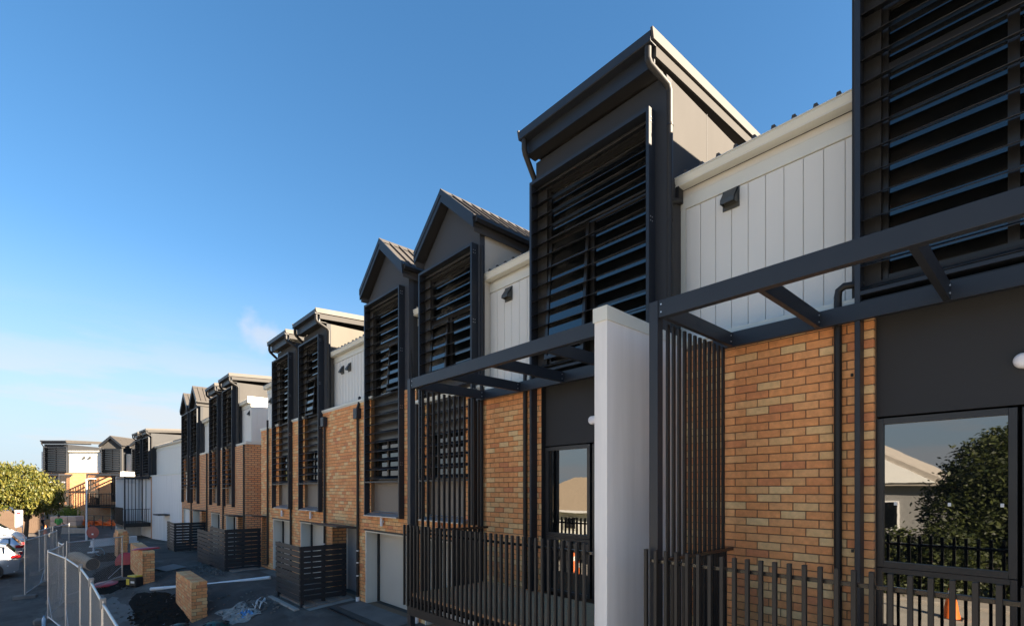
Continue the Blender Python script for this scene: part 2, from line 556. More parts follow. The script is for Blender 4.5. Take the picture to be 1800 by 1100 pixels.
def brick_rows(u0, u1, z0, z1, holes, shift=0.0):
    """running bond: yields (u centre, width, z centre)"""
    c0 = int(math.floor(z0 / .086)); c1 = int(math.ceil(z1 / .086))
    for c in range(c0, c1 + 1):
        zc = c * .086 + .043
        if zc - .03 < z0 or zc + .03 > z1: continue
        offs = .12 * (c % 2) + shift
        spans = [(u0, u1)]
        for h in holes:
            if h[2] < zc < h[3]:
                nsp = []
                for a, b in spans:
                    if h[1] <= a or h[0] >= b: nsp.append((a, b)); continue
                    if h[0] > a: nsp.append((a, h[0]))
                    if h[1] < b: nsp.append((h[1], b))
                spans = nsp
        for a, b in spans:
            i = int(math.floor((a - offs) / .24))
            while offs + i * .24 < b:
                l = max(a, offs + i * .24 + .005); r = min(b, offs + (i + 1) * .24 - .005)
                if r - l > .02: yield ((l + r) / 2, r - l, zc)
                i += 1

def brick_wall(T, x0, x1, z0, z1, holes, Y=5.65, real=True, parts=0, rank=None, back=.22):
    mb = MB()
    for a, b, c, d in rect_minus(x0, x1, z0, z1, holes):
        mb.box(a, b, Y + (.010 if real else 0), Y + back, c, d)
    w = T.part(mb, 'brick_wall', M_MORTAR if real else M_FBRICK)
    if not real: return w
    rows = list(brick_rows(x0, x1, z0, z1, holes))
    if rank: rows.sort(key=rank)
    rest = MB()
    for k, (u, wd, z) in enumerate(rows):
        dy = random.uniform(-.0018, .0018)
        if k < parts:
            T.piece('brick', brick_mesh(wd), (u, Y + dy, z), w)
        else:
            rest.box(u - wd / 2, u + wd / 2, Y + dy, Y + dy + .03, z - .038, z + .038, .004)
    if rest.v: T.part(rest, 'brickwork', M_BRICK, w, kind='stuff')
    return w

# ---- louvre blade: flat ellipse, front edge tipped down
BLADE = {}
def blade_mesh(w):
    k = round(w, 3)
    if k not in BLADE:
        mb = MB(); n = 10; t = radians(25)
        pts = []
        for i in range(n):
            a = 2 * pi * i / n
            y, z = cos(a) * .092, sin(a) * .0060
            pts.append((-w / 2, y * cos(t) - z * sin(t), y * sin(t) + z * cos(t)))
        mb.prism(pts, (w, 0, 0))
        me = mb.mesh('louvre_blade', M_BLADE)
        me.polygons.foreach_set('use_smooth', [len(p.vertices) == 4 for p in me.polygons])
        BLADE[k] = me
    return BLADE[k]

YS = 5.52
PITCH = .212
def louvre_screen(T, xl, xr, zt, zb, zp=None, bolts=True):
    """frame xl..xr, top zt, lowest blade rail zb, posts run on down to zp"""
    zp = zb if zp is None else zp
    f = MB()
    d0, d1 = YS - .004, YS + .168
    f.box(xl, xl + .045, d0, d1, zp, zt, .003)
    f.box(xr - .045, xr, d0, d1, zp, zt, .003)
    f.box(xl + .045, xr - .045, d0 + .002, d1 - .002, zt - .05, zt - .001)
    f.box(xl + .045, xr - .045, d0 + .002, d1 - .03, zb, zb + .035)
    fr = T.part(f, 'louvre_screen', M_STEEL)
    z = zt - .16
    w = xr - xl - .092
    while z > zb + .07:
        T.piece('louvre_blade', blade_mesh(w), ((xl + xr) / 2, YS + .079, z), fr)
        z -= PITCH
    if bolts:
        b = MB()
        z = zt - .18
        while z > zp + .1:
            for dy in (.035, .075):
                for dz in (0, .05):
                    b.box(xr - .001, xr + .006, d0 + dy - .006, d0 + dy + .006, z + dz - .006, z + dz + .006)
            z -= 1.25
        T.part(b, 'bolt', M_BOLT, fr)
    return fr

def window(T, x0, x1, z0, z1, Y, xm=None, ztr=None, open_sash=None, fr=.05, name='window', glass=None):
    """frame in the plane Y; glass behind it; optional mullion xm, transom ztr, one awning sash pushed out below"""
    f = MB()
    f.box(x0, x0 + fr, Y, Y + .07, z0, z1, .003); f.box(x1 - fr, x1, Y, Y + .07, z0, z1, .003)
    f.box(x0 + fr, x1 - fr, Y + .001, Y + .069, z0, z0 + fr); f.box(x0 + fr, x1 - fr, Y + .001, Y + .069, z1 - fr, z1)
    zt = ztr if ztr else z1
    if ztr: f.box(x0 + fr, x1 - fr, Y + .002, Y + .068, ztr - .04, ztr + .04)
    if xm: f.box(xm - .035, xm + .035, Y + .003, Y + .067, z0 + fr, (zt - .04) if ztr else z1 - fr)
    w = T.part(f, name, M_FRAME)
    cells = []
    if ztr: cells.append((x0 + fr, x1 - fr, ztr + .04, z1 - fr, None))
    top = zt - (.04 if ztr else fr)
    if xm:
        cells.append((x0 + fr, xm - .035, z0 + fr, top, 'L')); cells.append((xm + .035, x1 - fr, z0 + fr, top, 'R'))
    else:
        cells.append((x0 + fr, x1 - fr, z0 + fr, top, 'L'))
    for a, b, c, d, tg in cells:
        if open_sash and tg == open_sash:
            t = radians(4)
            s = MB(); h = d - c
            up = Vector((0, sin(t), cos(t))); nn = Vector((0, cos(t), -sin(t)))
            hinge = Vector(((a + b) / 2, Y - .01, d))
            def at(u, v): return hinge + Vector((u, 0, 0)) - up * v
            hw = (b - a) / 2
            for u in (-hw + .025, hw - .025):
                s.obox(at(u, h / 2), (1, 0, 0), nn, up, .025, .02, h / 2)
            for v in (.025, h - .025):
                s.obox(at(0, v), (1, 0, 0), nn, up, hw - .05, .02, .025)
            so = T.part(s, 'awning_sash', M_FRAME, w)
            g = MB(); g.obox(at(0, h / 2), (1, 0, 0), nn, up, hw - .05, .005, h / 2 - .05)
            T.part(g, 'pane', M_GLASS, w)
        else:
            g = MB(); e = random.uniform(-.0012, .0012)
            g.prism([(a, Y + .03 + e, c), (b, Y + .03 - e, c), (b, Y + .03 - e, d), (a, Y + .03 + e, d)], (0, .012, 0))
            T.part(g, 'pane', glass or M_GLASS, w)
    return w

YT = 5.66           # front of the tower walls
YG = 5.32           # front of the skillion gutters
YGG = 5.44          # front of the gable barge boards

def tower_walls(T, xl, xr, zb, ztop, hole, back, mside, mfront=None, gable=None):
    """front wall with its window opening, and the two side walls"""
    f = MB()
    for a, b, c, d in rect_minus(xl, xr, zb, ztop, [hole]):
        f.box(a, b, YT, YT + .12, c, d)
    if gable:
        f.prism([(xl, YT, ztop), (xr, YT, ztop), (gable[0], YT, gable[1])], (0, .12, 0))
    T.part(f, 'front_cladding', mfront or M_CLADD)
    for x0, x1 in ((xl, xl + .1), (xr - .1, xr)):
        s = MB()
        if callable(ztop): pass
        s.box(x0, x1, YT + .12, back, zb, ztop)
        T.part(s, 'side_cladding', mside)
    i = MB(); i.box(xl + .1, xr - .1, YT + .16, back, zb, ztop)
    T.part(i, 'interior', M_DARK)

def skillion(T, xl, xr, zg, back, pipes='LR', pipe_z=(4.6, 4.6)):
    """low pitched tower roof: gutter, fascia, barge boards; zg is the gutter lip height"""
    sl = .057
    def z(y, dz=0): return zg + (y - YG) * sl + dz
    r = MB()
    r.prism([(xl, YG + .10, z(YG + .10, .0)), (xl, back, z(back, .0)), (xl, back, z(back, -.04)), (xl, YG + .10, z(YG + .10, -.04))], (xr - xl, 0, 0))
    ro = T.part(r, 'roof', M_ROOF)
    for x0, x1 in ((xl - .012, xl + .02), (xr - .02, xr + .012)):
        b = MB()
        b.prism([(x0, YG + .0, z(YG, .03)), (x0, back, z(back, .035)), (x0, back, z(back, -.11)), (x0, YG + .03, z(YG, -.10))], (x1 - x0, 0, 0))
        T.part(b, 'verge_capping', M_ROOF, ro)
    for x0, x1 in ((xl + .022, xl + .05), (xr - .05, xr - .022)):
        b = MB()
        b.prism([(x0, YG + .135, z(YG + .135, -.112)), (x0, back, z(back, -.112)), (x0, back, z(back, -.25)), (x0, YG + .135, z(YG + .135, -.25))], (x1 - x0, 0, 0))
        T.part(b, 'barge_board', M_CLAD, ro)
    g = MB()
    prof = [(YG, 0), (YG + .012, .004), (YG + .014, -.03), (YG + .03, -.085), (YG + .13, -.095), (YG + .13, -.125), (YG + .012, -.125), (YG + .002, -.118), (YG + .006, -.095), (YG + .001, -.02)]
    g.prism([(xl + .02, y, zg + dz) for y, dz in prof], (xr - xl - .04, 0, 0))
    T.part(g, 'gutter', M_STEEL, ro)
    s = MB()
    s.box(xl + .05, xr - .05, YG + .132, YG + .155, zg - .33, zg - .02)
    T.part(s, 'fascia_board', M_STEEL, ro)
    s = MB()
    s.box(xl + .05, xr - .05, YG + .157, YT - .002, zg - .325, zg - .31)
    T.part(s, 'soffit', M_SOFF, ro)
    for sd in pipes:
        sg = 1 if sd == 'R' else -1
        xe = (xr if sg > 0 else xl) - sg * .09
        xw = (xr if sg > 0 else xl) + sg * .012
        zb = pipe_z[1] if sg > 0 else pipe_z[0]
        p = MB()
        y0 = YG + .06
        yw = YT + .045
        p.tube([(xe, y0, zg - .115), (xe, y0, zg - .27), (xe + sg * .01, y0 + .03, zg - .33), (xw, yw - .04, zg - .50), (xw, yw, zg - .56), (xw, yw, zb)], .043, 12)
        dp = T.part(p, 'downpipe', M_STEELW, sharp=50)
        for zz in (zg - 1.0, zg - 2.2):
            if zz > zb:
                p = MB(); p.tube([(xw, yw, zz), (xw, yw, zz + .03)], .048, 12)
                T.part(p, 'pipe_bracket', M_STEELW, dp, sharp=50)
    return z

def gable_roof(T, xl, xr, xa, za, ze, back):
    """steep ribbed roof: apex (xa, za), eaves at ze"""
    r = MB()
    rib = MB()
    for xe in (xl, xr):
        d = Vector((xe - xa, 0, ze - za)); L = d.length; d.normalize()
        n = Vector((-d.z, 0, d.x)); n = n if n.z > 0 else -n
        a = Vector((xa, YGG + .03, za)); e = Vector((xe, YGG + .03, ze))
        r.prism([a, e, e - n * .03, a - n * .03], (0, back - YGG - .03, 0))
        y = YGG + .25
        while y < back:
            c = a + d * (L / 2) + n * .018 + Vector((0, y - YGG - .03, 0))
            rib.obox(c, d, (0, 1, 0), n, L / 2 - .03, .017, .018)
            y += .24
    ro = T.part(r, 'roof', M_ROOF)
    T.part(rib, 'standing_seam', M_ROOF, ro)
    c = MB()
    c.prism([(xa - .11, YGG, za - .075), (xa, YGG, za + .045), (xa + .11, YGG, za - .075), (xa, YGG, za + .02)], (0, back - YGG, 0))
    T.part(c, 'ridge_capping', M_ROOF, ro)
    for xe, sg in ((xl, -1), (xr, 1)):
        b = MB()
        for (o0, o1, y0, y1) in ((.035, -.085, YGG, YGG + .028), (-.087, -.21, YGG + .012, YGG + .04)):
            k = (ze - za) / (xe - xa)
            xx = xe
            P = [(xa, y0, za + o0), (xx, y0, ze + o0), (xx, y0, ze + o1), (xa, y0, za + o1)]
            b.prism(P, (0, y1 - y0, 0))
        T.part(b, 'barge_board', M_STEEL, ro)
    for xe, sg in ((xl, 1), (xr, -1)):
        s = MB()
        P = [(xa, YGG + .042, za - .16), (xe, YGG + .042, ze - .16), (xe, YGG + .042, ze - .18), (xa, YGG + .042, za - .18)]
        s.prism(P, (0, YT - YGG - .044, 0))
        T.part(s, 'soffit', M_SOFF, ro)
    for xe, sg in ((xl, -1), (xr, 1)):
        g = MB()
        prof = [(0, .03), (sg * .07, .02), (sg * .085, -.03), (sg * .06, -.09), (0, -.09)]
        g.prism([(xe + p[0], YGG + .045, ze + p[1] - .03) for p in prof], (0, back - YGG - .05, 0))
        T.part(g, 'gutter', M_STEELW, ro)
        e = MB(); e.box(xe - .014 * sg, xe - .03 * sg, YGG + .045, back, ze - .26, ze - .04)
        T.part(e, 'fascia_board', M_CLAD, ro)

def white_wall(T, x0, x1, z0, z1, Y, ztr=6.50, pitch=.196, ref=None, gap=.0035):
    if x1 < -8: gap = .009
    """upper storey clad in vertical white boards: boards, trim, gutter, metal roof behind"""
    ref = x0 if ref is None else ref
    b = MB(); b.box(x0, x1, Y + .014, Y + .12, z0, z1)
    w = T.part(b, 'white_wall', M_WHITE)
    k = math.floor((x0 - ref) / pitch)
    while ref + k * pitch < x1:
        a = max(x0, ref + k * pitch + gap); c = min(x1, ref + (k + 1) * pitch - gap)
        if c - a > .02:
            q = MB(); q.box(a, c, Y + random.uniform(-.001, .001), Y + .013, z0 + .11, ztr - .105, .0025)
            T.part(q, 'board', M_WHITE, w)
        k += 1
    t = MB(); t.box(x0, x1, Y - .006, Y + .0135, z0, z0 + .105)
    T.part(t, 'base_trim', M_WHITE, w)
    t = MB(); t.box(x0, x1, Y - .016, Y + .0135, ztr - .10, ztr + .06, .003)
    T.part(t, 'fascia_board', M_CREAM, w)
    return w

def cream_gutter(T, x0, x1, zt, Y):
    """quad gutter with rolled lip, its back at Y; zt is the top of the lip"""
    g = MB()
    prof = [(Y - .140, 0), (Y - .125, .006), (Y - .112, -.006), (Y - .112, -.045), (Y - .09, -.085), (Y - .005, -.10), (Y - .005, -.128), (Y - .100, -.128), (Y - .124, -.118), (Y - .126, -.104), (Y - .110, -.092), (Y - .128, -.062), (Y - .136, -.030), (Y - .128, -.018), (Y - .142, -.012)]
    g.prism([(x0, y, zt + z) for y, z in prof], (x1 - x0, 0, 0))
    return T.part(g, 'gutter', M_CREAM, sharp=25)

def low_roof(T, x0, x1, zt, Y, back):
    sl = .05
    r = MB()
    y0 = Y - .06
    r.prism([(x0, y0, zt - .015), (x0, back, zt - .015 + (back - y0) * sl), (x0, back, zt - .06 + (back - y0) * sl), (x0, y0, zt - .06)], (x1 - x0, 0, 0))
    x = x0 + .12
    while x < x1 - .05:
        r.prism([(x - .026, y0 - .05, zt - .014), (x + .026, y0 - .05, zt - .014), (x + .016, y0 - .05, zt + .045), (x - .016, y0 - .05, zt + .045)], (0, back - y0, (back - y0) * sl))
        x += .21
    return T.part(r, 'roof', M_ROOF)

def vent(T, x, z, Y, s=1.0):
    v = MB()
    v.box(x - .10 * s, x + .10 * s, Y - .012, Y, z - .13 * s, z + .13 * s)
    v.prism([(x - .085 * s, Y - .012, z + .11 * s), (x - .085 * s, Y - .11 * s, z - .03 * s), (x - .085 * s, Y - .115 * s, z - .085 * s), (x - .085 * s, Y - .103 * s, z - .085 * s), (x - .085 * s, Y - .098 * s, z - .04 * s), (x - .085 * s, Y - .012, z + .09 * s)], (.17 * s, 0, 0))
    for q in (-.085 * s, .075 * s):
        v.prism([(x + q, Y - .012, z + .11 * s), (x + q, Y - .11 * s, z - .03 * s), (x + q, Y - .115 * s, z - .085 * s), (x + q, Y - .012, z - .085 * s)], (.01 * s, 0, 0))
    v.box(x - .075 * s, x + .075 * s, Y - .02, Y - .012, z - .085 * s, z + .05 * s)
    return T.part(v, 'wall_vent', M_VENT)

def pipe(T, pts, r=.034, m=None, name='downpipe'):
    p = MB(); p.tube(pts, r, 10)
    return T.part(p, name, m or M_STEELW, sharp=50)

def bulkhead(T, x, z, Y, s=1.0):
    l = MB(); n = 20
    rings = [(0, 1.0), (-.03, 1.0), (-.052, .9), (-.062, .6), (-.064, .0)]
    base = 0
    for dy, k in rings:
        for j in range(n):
            a = 2 * pi * j / n
            px = cos(a) * .062 + (.055 if cos(a) > 0 else -.055)
            l.v.append(Vector((x + px * k * s, Y + dy * s, z + sin(a) * .062 * k * s)))
    for i in range(len(rings) - 1):
        for j in range(n):
            l.f.append([i * n + j, i * n + (j + 1) % n, (i + 1) * n + (j + 1) % n, (i + 1) * n + j])
    return T.part(l, 'wall_lamp', M_LAMP, sharp=60)

def garage_lamp(T, x, z, Y):
    l = MB(); l.tube([(x, Y - .05, z - .10), (x, Y - .05, z - .085), (x, Y - .05, z + .10)], [.03, .036, .036], 10); l.box(x - .02, x + .02, Y - .04, Y, z - .03, z + .03)
    return T.part(l, 'wall_lamp', M_LAMP, sharp=50)

def garage(T, x0, x1, zt, zb=0.0, inner=None):
    """lined opening with the sheet door set back"""
    Y0, Y1 = 5.64, 5.98
    f = MB()
    f.box(x0, x0 + .04, Y0, Y1 + .25, zb, zt); f.box(x1 - .04, x1, Y0, Y1 + .25, zb, zt); f.box(x0 + .04, x1 - .04, Y0, Y1 + .25, zt - .04, zt)
    g = T.part(f, 'garage_opening', M_GARAGE)
    c = MB(); c.box(x0 - .02, x1 + .02, Y0 - .03, Y0, zt - .005, zt + .03)
    T.part(c, 'lintel_flashing', M_STEELW, g)
    d = MB(); d.box(x0 + .04, x1 - .04, Y1, Y1 + .04, zb + .02, zt - .04)
    dd = T.part(d, 'garage_door', M_GDOOR)
    t = MB(); t.box(x0 + .041, x0 + .10, Y1 - .045, Y1 - .001, zb + .02, zt - .04)
    T.part(t, 'door_track', M_BLACK, dd)
    return g

def entry(T, x0, x1, zt, zb=0.0):
    Y1 = 6.06
    w = MB(); w.box(x0 - .02, x0 + .004, 5.662, Y1 + .1, zb, zt - .003)
    T.part(w, 'reveal', M_FBRICK)
    f = MB(); f.box(x0, x0 + .09, Y1, Y1 + .06, zb, zt)
    T.part(f, 'door_frame', M_WHITE)
    d = MB(); d.box(x0 + .09, x1, Y1 + .01, Y1 + .06, zb, zt)
    dd = T.part(d, 'entry_door', M_DOOR)
    h = MB(); h.tube([(x1 - .12, Y1 - .03, zb + 1.0), (x1 - .12, Y1 + .01, zb + 1.0)], .03, 8)
    T.part(h, 'handle', M_BOLT, dd)
    c = MB(); c.prism([(x0 - .1, 5.65, zt + .06), (x0 - .1, 5.10, zt + .10), (x0 - .1, 5.10, zt + .06), (x0 - .1, 5.65, zt - .0)], (x1 - x0 + .12, 0, 0))
    T.part(c, 'canopy', M_ROOF)

def tall_window(T, x0, x1, upper=(4.98, 7.08), xm=None, sash=None, ztr=6.2):
    """lower storey column: spandrel, two-pane window, panel below, bright sill"""
    Y = 5.74
    p = MB(); p.box(x0, x1, Y, Y + .05, 4.02, 5.02)
    for k in range(4): p.box(x0, x1, Y - .006, Y, 4.10 + k * .24, 4.14 + k * .24)
    T.part(p, 'spandrel_panel', M_FRAME)
    window(T, x0, x1, 3.02, 4.018, Y - .02, xm=(x0 + x1) / 2)
    p = MB(); p.box(x0, x1, Y, Y + .05, 2.28, 3.018)
    T.part(p, 'lower_panel', M_PANEL)
    s = MB(); s.prism([(x0 - .1, 5.50, 2.165), (x0 - .1, 5.50, 2.185), (x0 - .1, 5.74, 2.28), (x0 - .1, 5.74, 2.165)], (x1 - x0 + .2, 0, 0))
    T.part(s, 'window_sill', M_SILL)

# ------------------------------------------------------------------ ground
def smooth(t):
    t = max(0, min(1, t)); return t * t * (3 - 2 * t)

def lerp_tab(x, tab):
    if x <= tab[0][0]: return tab[0][1]
    for (a, u), (b, v) in zip(tab, tab[1:]):
        if x <= b: return u + (v - u) * (x - a) / (b - a)
    return tab[-1][1]

def gz(x, y):
    """ground height: driveways fall from the garages to the road; the street falls a little to the left"""
    zh = lerp_tab(x, [(-60, -.85), (-45, -.80), (-36, -.5), (-30, -.36), (-24, -.22), (-19, -.05), (-16, 0)])
    zr = lerp_tab(x, [(-60, -.95), (-40, -.85), (-30, -.84), (-24, -.95), (-15, -1.0)])
    sh = lerp_tab(x, [(-32, 2.0), (-29, 2.0), (-21, 1.0), (-15, 0.0)])
    d = -.742625 * x + .669708 * y
    rise = .5 * smooth((d - 39.5) / 5) * smooth((y + .2) / 1.6) if x < -30 else 0
    w = lerp_tab(y + sh, [(-1.0, 1.0), (.5, .92), (1.5, .80), (2.3, .66), (2.9, .46), (3.6, .24), (4.4, .10), (5.6, 0)])
    return zh * (1 - w) + zr * w + rise

def sheet(name, m, xs, ys, dz=0.0, clip=None, kind='structure', label=None):
    nx, ny = len(xs), len(ys)
    v = [(x, y, gz(x, y) + dz) for y in ys for x in xs]
    f = []
    for j in range(ny - 1):
        for i in range(nx - 1):
            f.append((j * nx + i, j * nx + i + 1, (j + 1) * nx + i + 1, (j + 1) * nx + i))
    me = bpy.data.meshes.new(name); me.from_pydata(v, [], f); me.materials.append(m); me.update()
    me.polygons.foreach_set('use_smooth', [True] * len(f))
    o = bpy.data.objects.new(name, me); COL.objects.link(o)
    o['kind'] = kind
    return o

def frange(a, b, s):
    n = int(round((b - a) / s)); return [a + (b - a) * i / n for i in range(n + 1)]

sheet('ground', M_ASPH, [-2500, -900, -300, -120, -80] + frange(-64, 10, .5) + [30, 90, 300, 900, 2500],
      [-2500, -900, -300, -100, -40, -25] + frange(-14, 9, .35) + [12, 20, 40, 100, 300, 900, 2500])

def patch(name, m, pts, dz, n=26, irregular=.0, seed=1, kind='structure', mound=0.0):
    """blob-edged sheet lying on the ground inside an ellipse (cx, cy, rx, ry)"""
    rnd = random.Random(seed)
    cx, cy, rx, ry = pts
    ph = [rnd.uniform(0, 6.28) for _ in range(5)]
    v = [(cx, cy, gz(cx, cy) + dz + mound)]; f = []
    R = 5
    for r in range(1, R + 1):
        for j in range(n):
            a = 2 * pi * j / n
            k = 1 + irregular * (sin(2 * a + ph[0]) * .5 + sin(3 * a + ph[1]) * .4 + sin(5 * a + ph[2]) * .3 + sin(9 * a + ph[3]) * .2)
            x = cx + rx * k * cos(a) * r / R; y = cy + ry * k * sin(a) * r / R
            h = mound * (1 - (r / R) ** 2) * (1 + .5 * sin(7 * x + ph[4]) * sin(6 * y)) if mound else 0
            v.append((x, y, gz(x, y) + dz + h))
    for j in range(n): f.append((0, 1 + j, 1 + (j + 1) % n))
    for r in range(R - 1):
        for j in range(n):
            a = 1 + r * n + j; b = 1 + r * n + (j + 1) % n
            f.append((a, a + n, b + n, b))
    me = bpy.data.meshes.new(name); me.from_pydata(v, [], f); me.materials.append(m); me.update()
    me.polygons.foreach_set('use_smooth', [True] * len(f))
    o = bpy.data.objects.new(name, me); COL.objects.link(o); o['kind'] = kind
    return o

# ------------------------------------------------------------------ terraces
def flashing(T, x0, x1, z, y1=6.0):
    f = MB()
    f.box(x0, x1, 5.612, y1, z + .03, z + .085, .003)
    f.box(x0, x1, 5.63, y1, z, z + .029)
    return T.part(f, 'wall_flashing', M_CREAM)

BAL = {}
def bar_mesh(name, w, d, h, m, ch=.002):
    k = (name, w, d, h)
    if k not in BAL:
        mb = MB(); mb.box(-w / 2, w / 2, -d / 2, d / 2, 0, h, ch)
        BAL[k] = mb.mesh(name, m)
    return BAL[k]

def pergola(T, xl, xr, joists, side=-1, zb=4.37, deck=1.18, pickets=True, slats=12, pitch=.1015, left_return=True, ypost=(4.05, 4.14), deck_boards=True, ground=0.0):
    """steel pergola on a deck: front beam, wall beam, joists, post, screen of vertical slats, balustrade, boards"""
    y0, y1 = 4.075, 5.50
    f = MB()
    f.box(xl, xr, y0, y0 + .012, zb, zb + .155, .002)
    f.box(xl, xr, y0 + .012, y0 + .07, zb, zb + .012); f.box(xl, xr, y0 + .012, y0 + .07, zb + .143, zb + .155)
    p = T.part(f, 'pergola', M_STEEL)
    l = MB(); l.box(xl - .10, xr, y1, y1 + .06, zb, zb + .16, .002)
    T.part(l, 'wall_beam', M_STEEL, p)
    for x in joists:
        j = MB(); j.box(x - .024, x + .024, y0 + .0125, y1 - .001, zb + .004, zb + .148, .002)
        T.part(j, 'joist', M_STEEL, p)
        b = MB()
        for z in (zb + .045, zb + .11):
            for yy in (y1 - .05,):
                b.box(x + .024, x + .031, yy - .006, yy + .006, z - .006, z + .006)
        T.part(b, 'bolt', M_BOLT, p)
    xp = xl if side < 0 else xr
    q = MB(); a, c = (xp - .005, xp + .085) if side < 0 else (xp - .085, xp + .005)
    q.box(a, c, y0 - .012, y0 + .078, ground - .2, zb + .155, .003)
    po = T.part(q, 'post', M_STEEL, p)
    b = MB()
    for z in (zb + .045, zb + .115):
        b.box(a + .12 - .006, a + .12 + .006, y0 - .007, y0 + .001, z - .006, z + .006)
    T.part(b, 'bolt', M_BOLT, p)
    if slats:
        me = bar_mesh('screen_slat', .022, .046, zb - deck + .11, M_STEELW)
        for k in range(slats):
            T.piece('screen_slat', me, ((a + c) / 2, 4.315 + k * (.1035 if slats > 8 else .21), deck - .11), p)
    # deck
    d = MB()
    d.box(xl, xr, 4.055, 4.10, deck - .33, deck - .19, .003)
    d.box(xl, xr, 4.10, 5.64, deck - .12, deck - .05)
    if side < 0: d.box(xl, xl + .045, 4.10, 5.64, deck - .33, deck - .12)
    else: d.box(xr - .045, xr, 4.10, 5.64, deck - .33, deck - .12)
    dk = T.part(d, 'deck', M_STEELW)
    if deck_boards:
        n = 16; w = 1.55 / n
        mb = MB(); mb.box(-(xr - xl) / 2 + .02, (xr - xl) / 2 - .02, -w / 2 + .003, w / 2 - .003, -.045, 0, .003)
        me = mb.mesh('deck_board', M_DECK)
        for k in range(n):
            T.piece('deck_board', me, ((xl + xr) / 2, 4.10 + (k + .5) * w, deck + random.uniform(-.001, .001)), dk)
    # balustrade
    zt = deck + 1.075
    zr = deck + .985
    r = MB()
    y = 4.022
    r.box(xl + .02, xr, y + .013, y + .050, zr - .03, zr, .002)
    r.box(xl + .02, xr, y + .013, y + .045, deck - .105, deck - .075, .002)
    sx = (a + c) / 2
    r.box(sx - .035, sx + .035, 4.15, 5.64, zr - .045, zr - .01, .002)
    r.box(sx - .012, sx + .012, 4.15, 5.64, deck - .10, deck - .07)
    ba = T.part(r, 'balustrade', M_RAIL)
    if pickets:
        me = bar_mesh('picket', .028, .036, 1.25, M_STEELW)
        x = xl + .0 if side < 0 else xl + .06
        while x < xr - .02:
            T.piece('picket', me, (x, y - .012, zt - 1.25), ba)
            x += pitch
        for k in range(13):
            T.piece('picket', bar_mesh('picket', .036, .028, 1.1, M_STEELW), (sx, 4.18 + k * .11, zr - 1.12), ba)
    return p

def core(T, x0, x1, z1=6.6, z0=-.5, y0=6.22, y1=11.8):
    c = MB(); c.box(x0 + .003, x1 - .003, y0, y1, z0, z1)
    return T.part(c, 'rear_wall', M_CLADD)

def shop_front(T, x0, xm, x1, deck=1.18, lamp=True):
    """recess under a tower: fibre cement panel, big window over a low light, sliding door beside it"""
    Y = 5.735
    b = MB(); b.box(x0 - .06, x0 - .005, 5.665, Y + .12, deck, 4.46)
    T.part(b, 'jamb', M_FRAME)
    p = MB(); p.box(x0, x1, Y + .012, Y + .05, 3.485, 4.455)
    T.part(p, 'wall_panel', M_CLADD)
    s = MB(); s.box(x0 - .1, x1, 5.562, Y + .2, 4.46, 4.56)
    T.part(s, 'soffit', M_SOFF)
    window(T, x0, xm - .012, 2.075, 3.465, Y, fr=.055, glass=M_GLASSL)
    window(T, x0, xm - .012, deck + .03, 2.07, Y + .002, fr=.045, glass=M_GLASSL)
    window(T, xm + .012, x1, deck + .03, 3.465, Y + .025, xm=(xm + x1) / 2, fr=.06, name='sliding_door')

G1 = "townhouses of the brick terrace"

# house 1, at the right edge
H = Thing('townhouse', 'brick townhouse at the right with the tall louvred bay cut off by the picture edge', 'townhouse', (-1.4, 5.65, 0), group=G1)
brick_wall(H, -3.22, -1.225, .3, 4.53, [], parts=300, rank=lambda r: 0 if (r[0] > -2.78 and r[2] > 1.0) else 1)
flashing(H, -3.30, -1.30, 4.53)
white_wall(H, -3.375, -1.41, 4.60, 6.66, 6.0, ref=-3.306)
t = MB(); t.box(-3.372, -3.31, 5.985, 6.01, 4.61, 6.4); H.part(t, 'corner_trim', M_CREAM)
cream_gutter(H, -3.44, -1.41, 6.775, 5.985)
low_roof(H, -3.37, -1.40, 6.79, 5.985, 12)
vent(H, -2.72, 6.29, 5.998)
g = MB(); g.box(-3.375, -3.33, 5.86, 5.97, 6.47, 6.66); g.tube([(-3.36, 5.90, 6.5), (-3.36, 5.72, 6.42)], .036, 8)
H.part(g, 'rain_head', M_STEELW)
tower_walls(H, -1.40, .80, 4.62, 7.62, (-1.17, .60, 4.74, 7.30), 9.4, M_CLAD)
skillion(H, -1.46, .86, 8.03, 9.6, pipes='')
window(H, -1.17, .60, 4.74, 7.30, 5.70, xm=-.30, ztr=6.70)
louvre_screen(H, -1.345, .75, 7.60, 4.60, 1.2)
shop_front(H, -1.222, -.268, 1.2)
core(H, -3.2, 1.2)
pergola(H, -2.605, 1.6, [-2.50, -1.645, -.685, .28, 1.24])
bulkhead(H, -.19, 3.83, 5.742)
for x in (-1.08, -.70, -.37):
    q = MB(); q.box(x - .011, x + .011, 5.756, 5.764, 2.655, 2.685); H.part(q, 'painted_reflection', M_PVC)  # small white squares put in for handle reflections on the glass
pipe(H, [(-1.503, 5.606, 1.2), (-1.503, 5.606, 4.66), (-1.495, 5.606, 4.72), (-1.45, 5.606, 4.75), (-1.30, 5.66, 4.75)])
f = MB(); f.box(-1.405, -1.385, 5.63, 5.65, 3.88, 3.91, .003); f.box(-1.40, -1.38, 5.63, 5.65, 2.2, 2.23); H.part(f, 'pipe_bracket', M_BLACK)

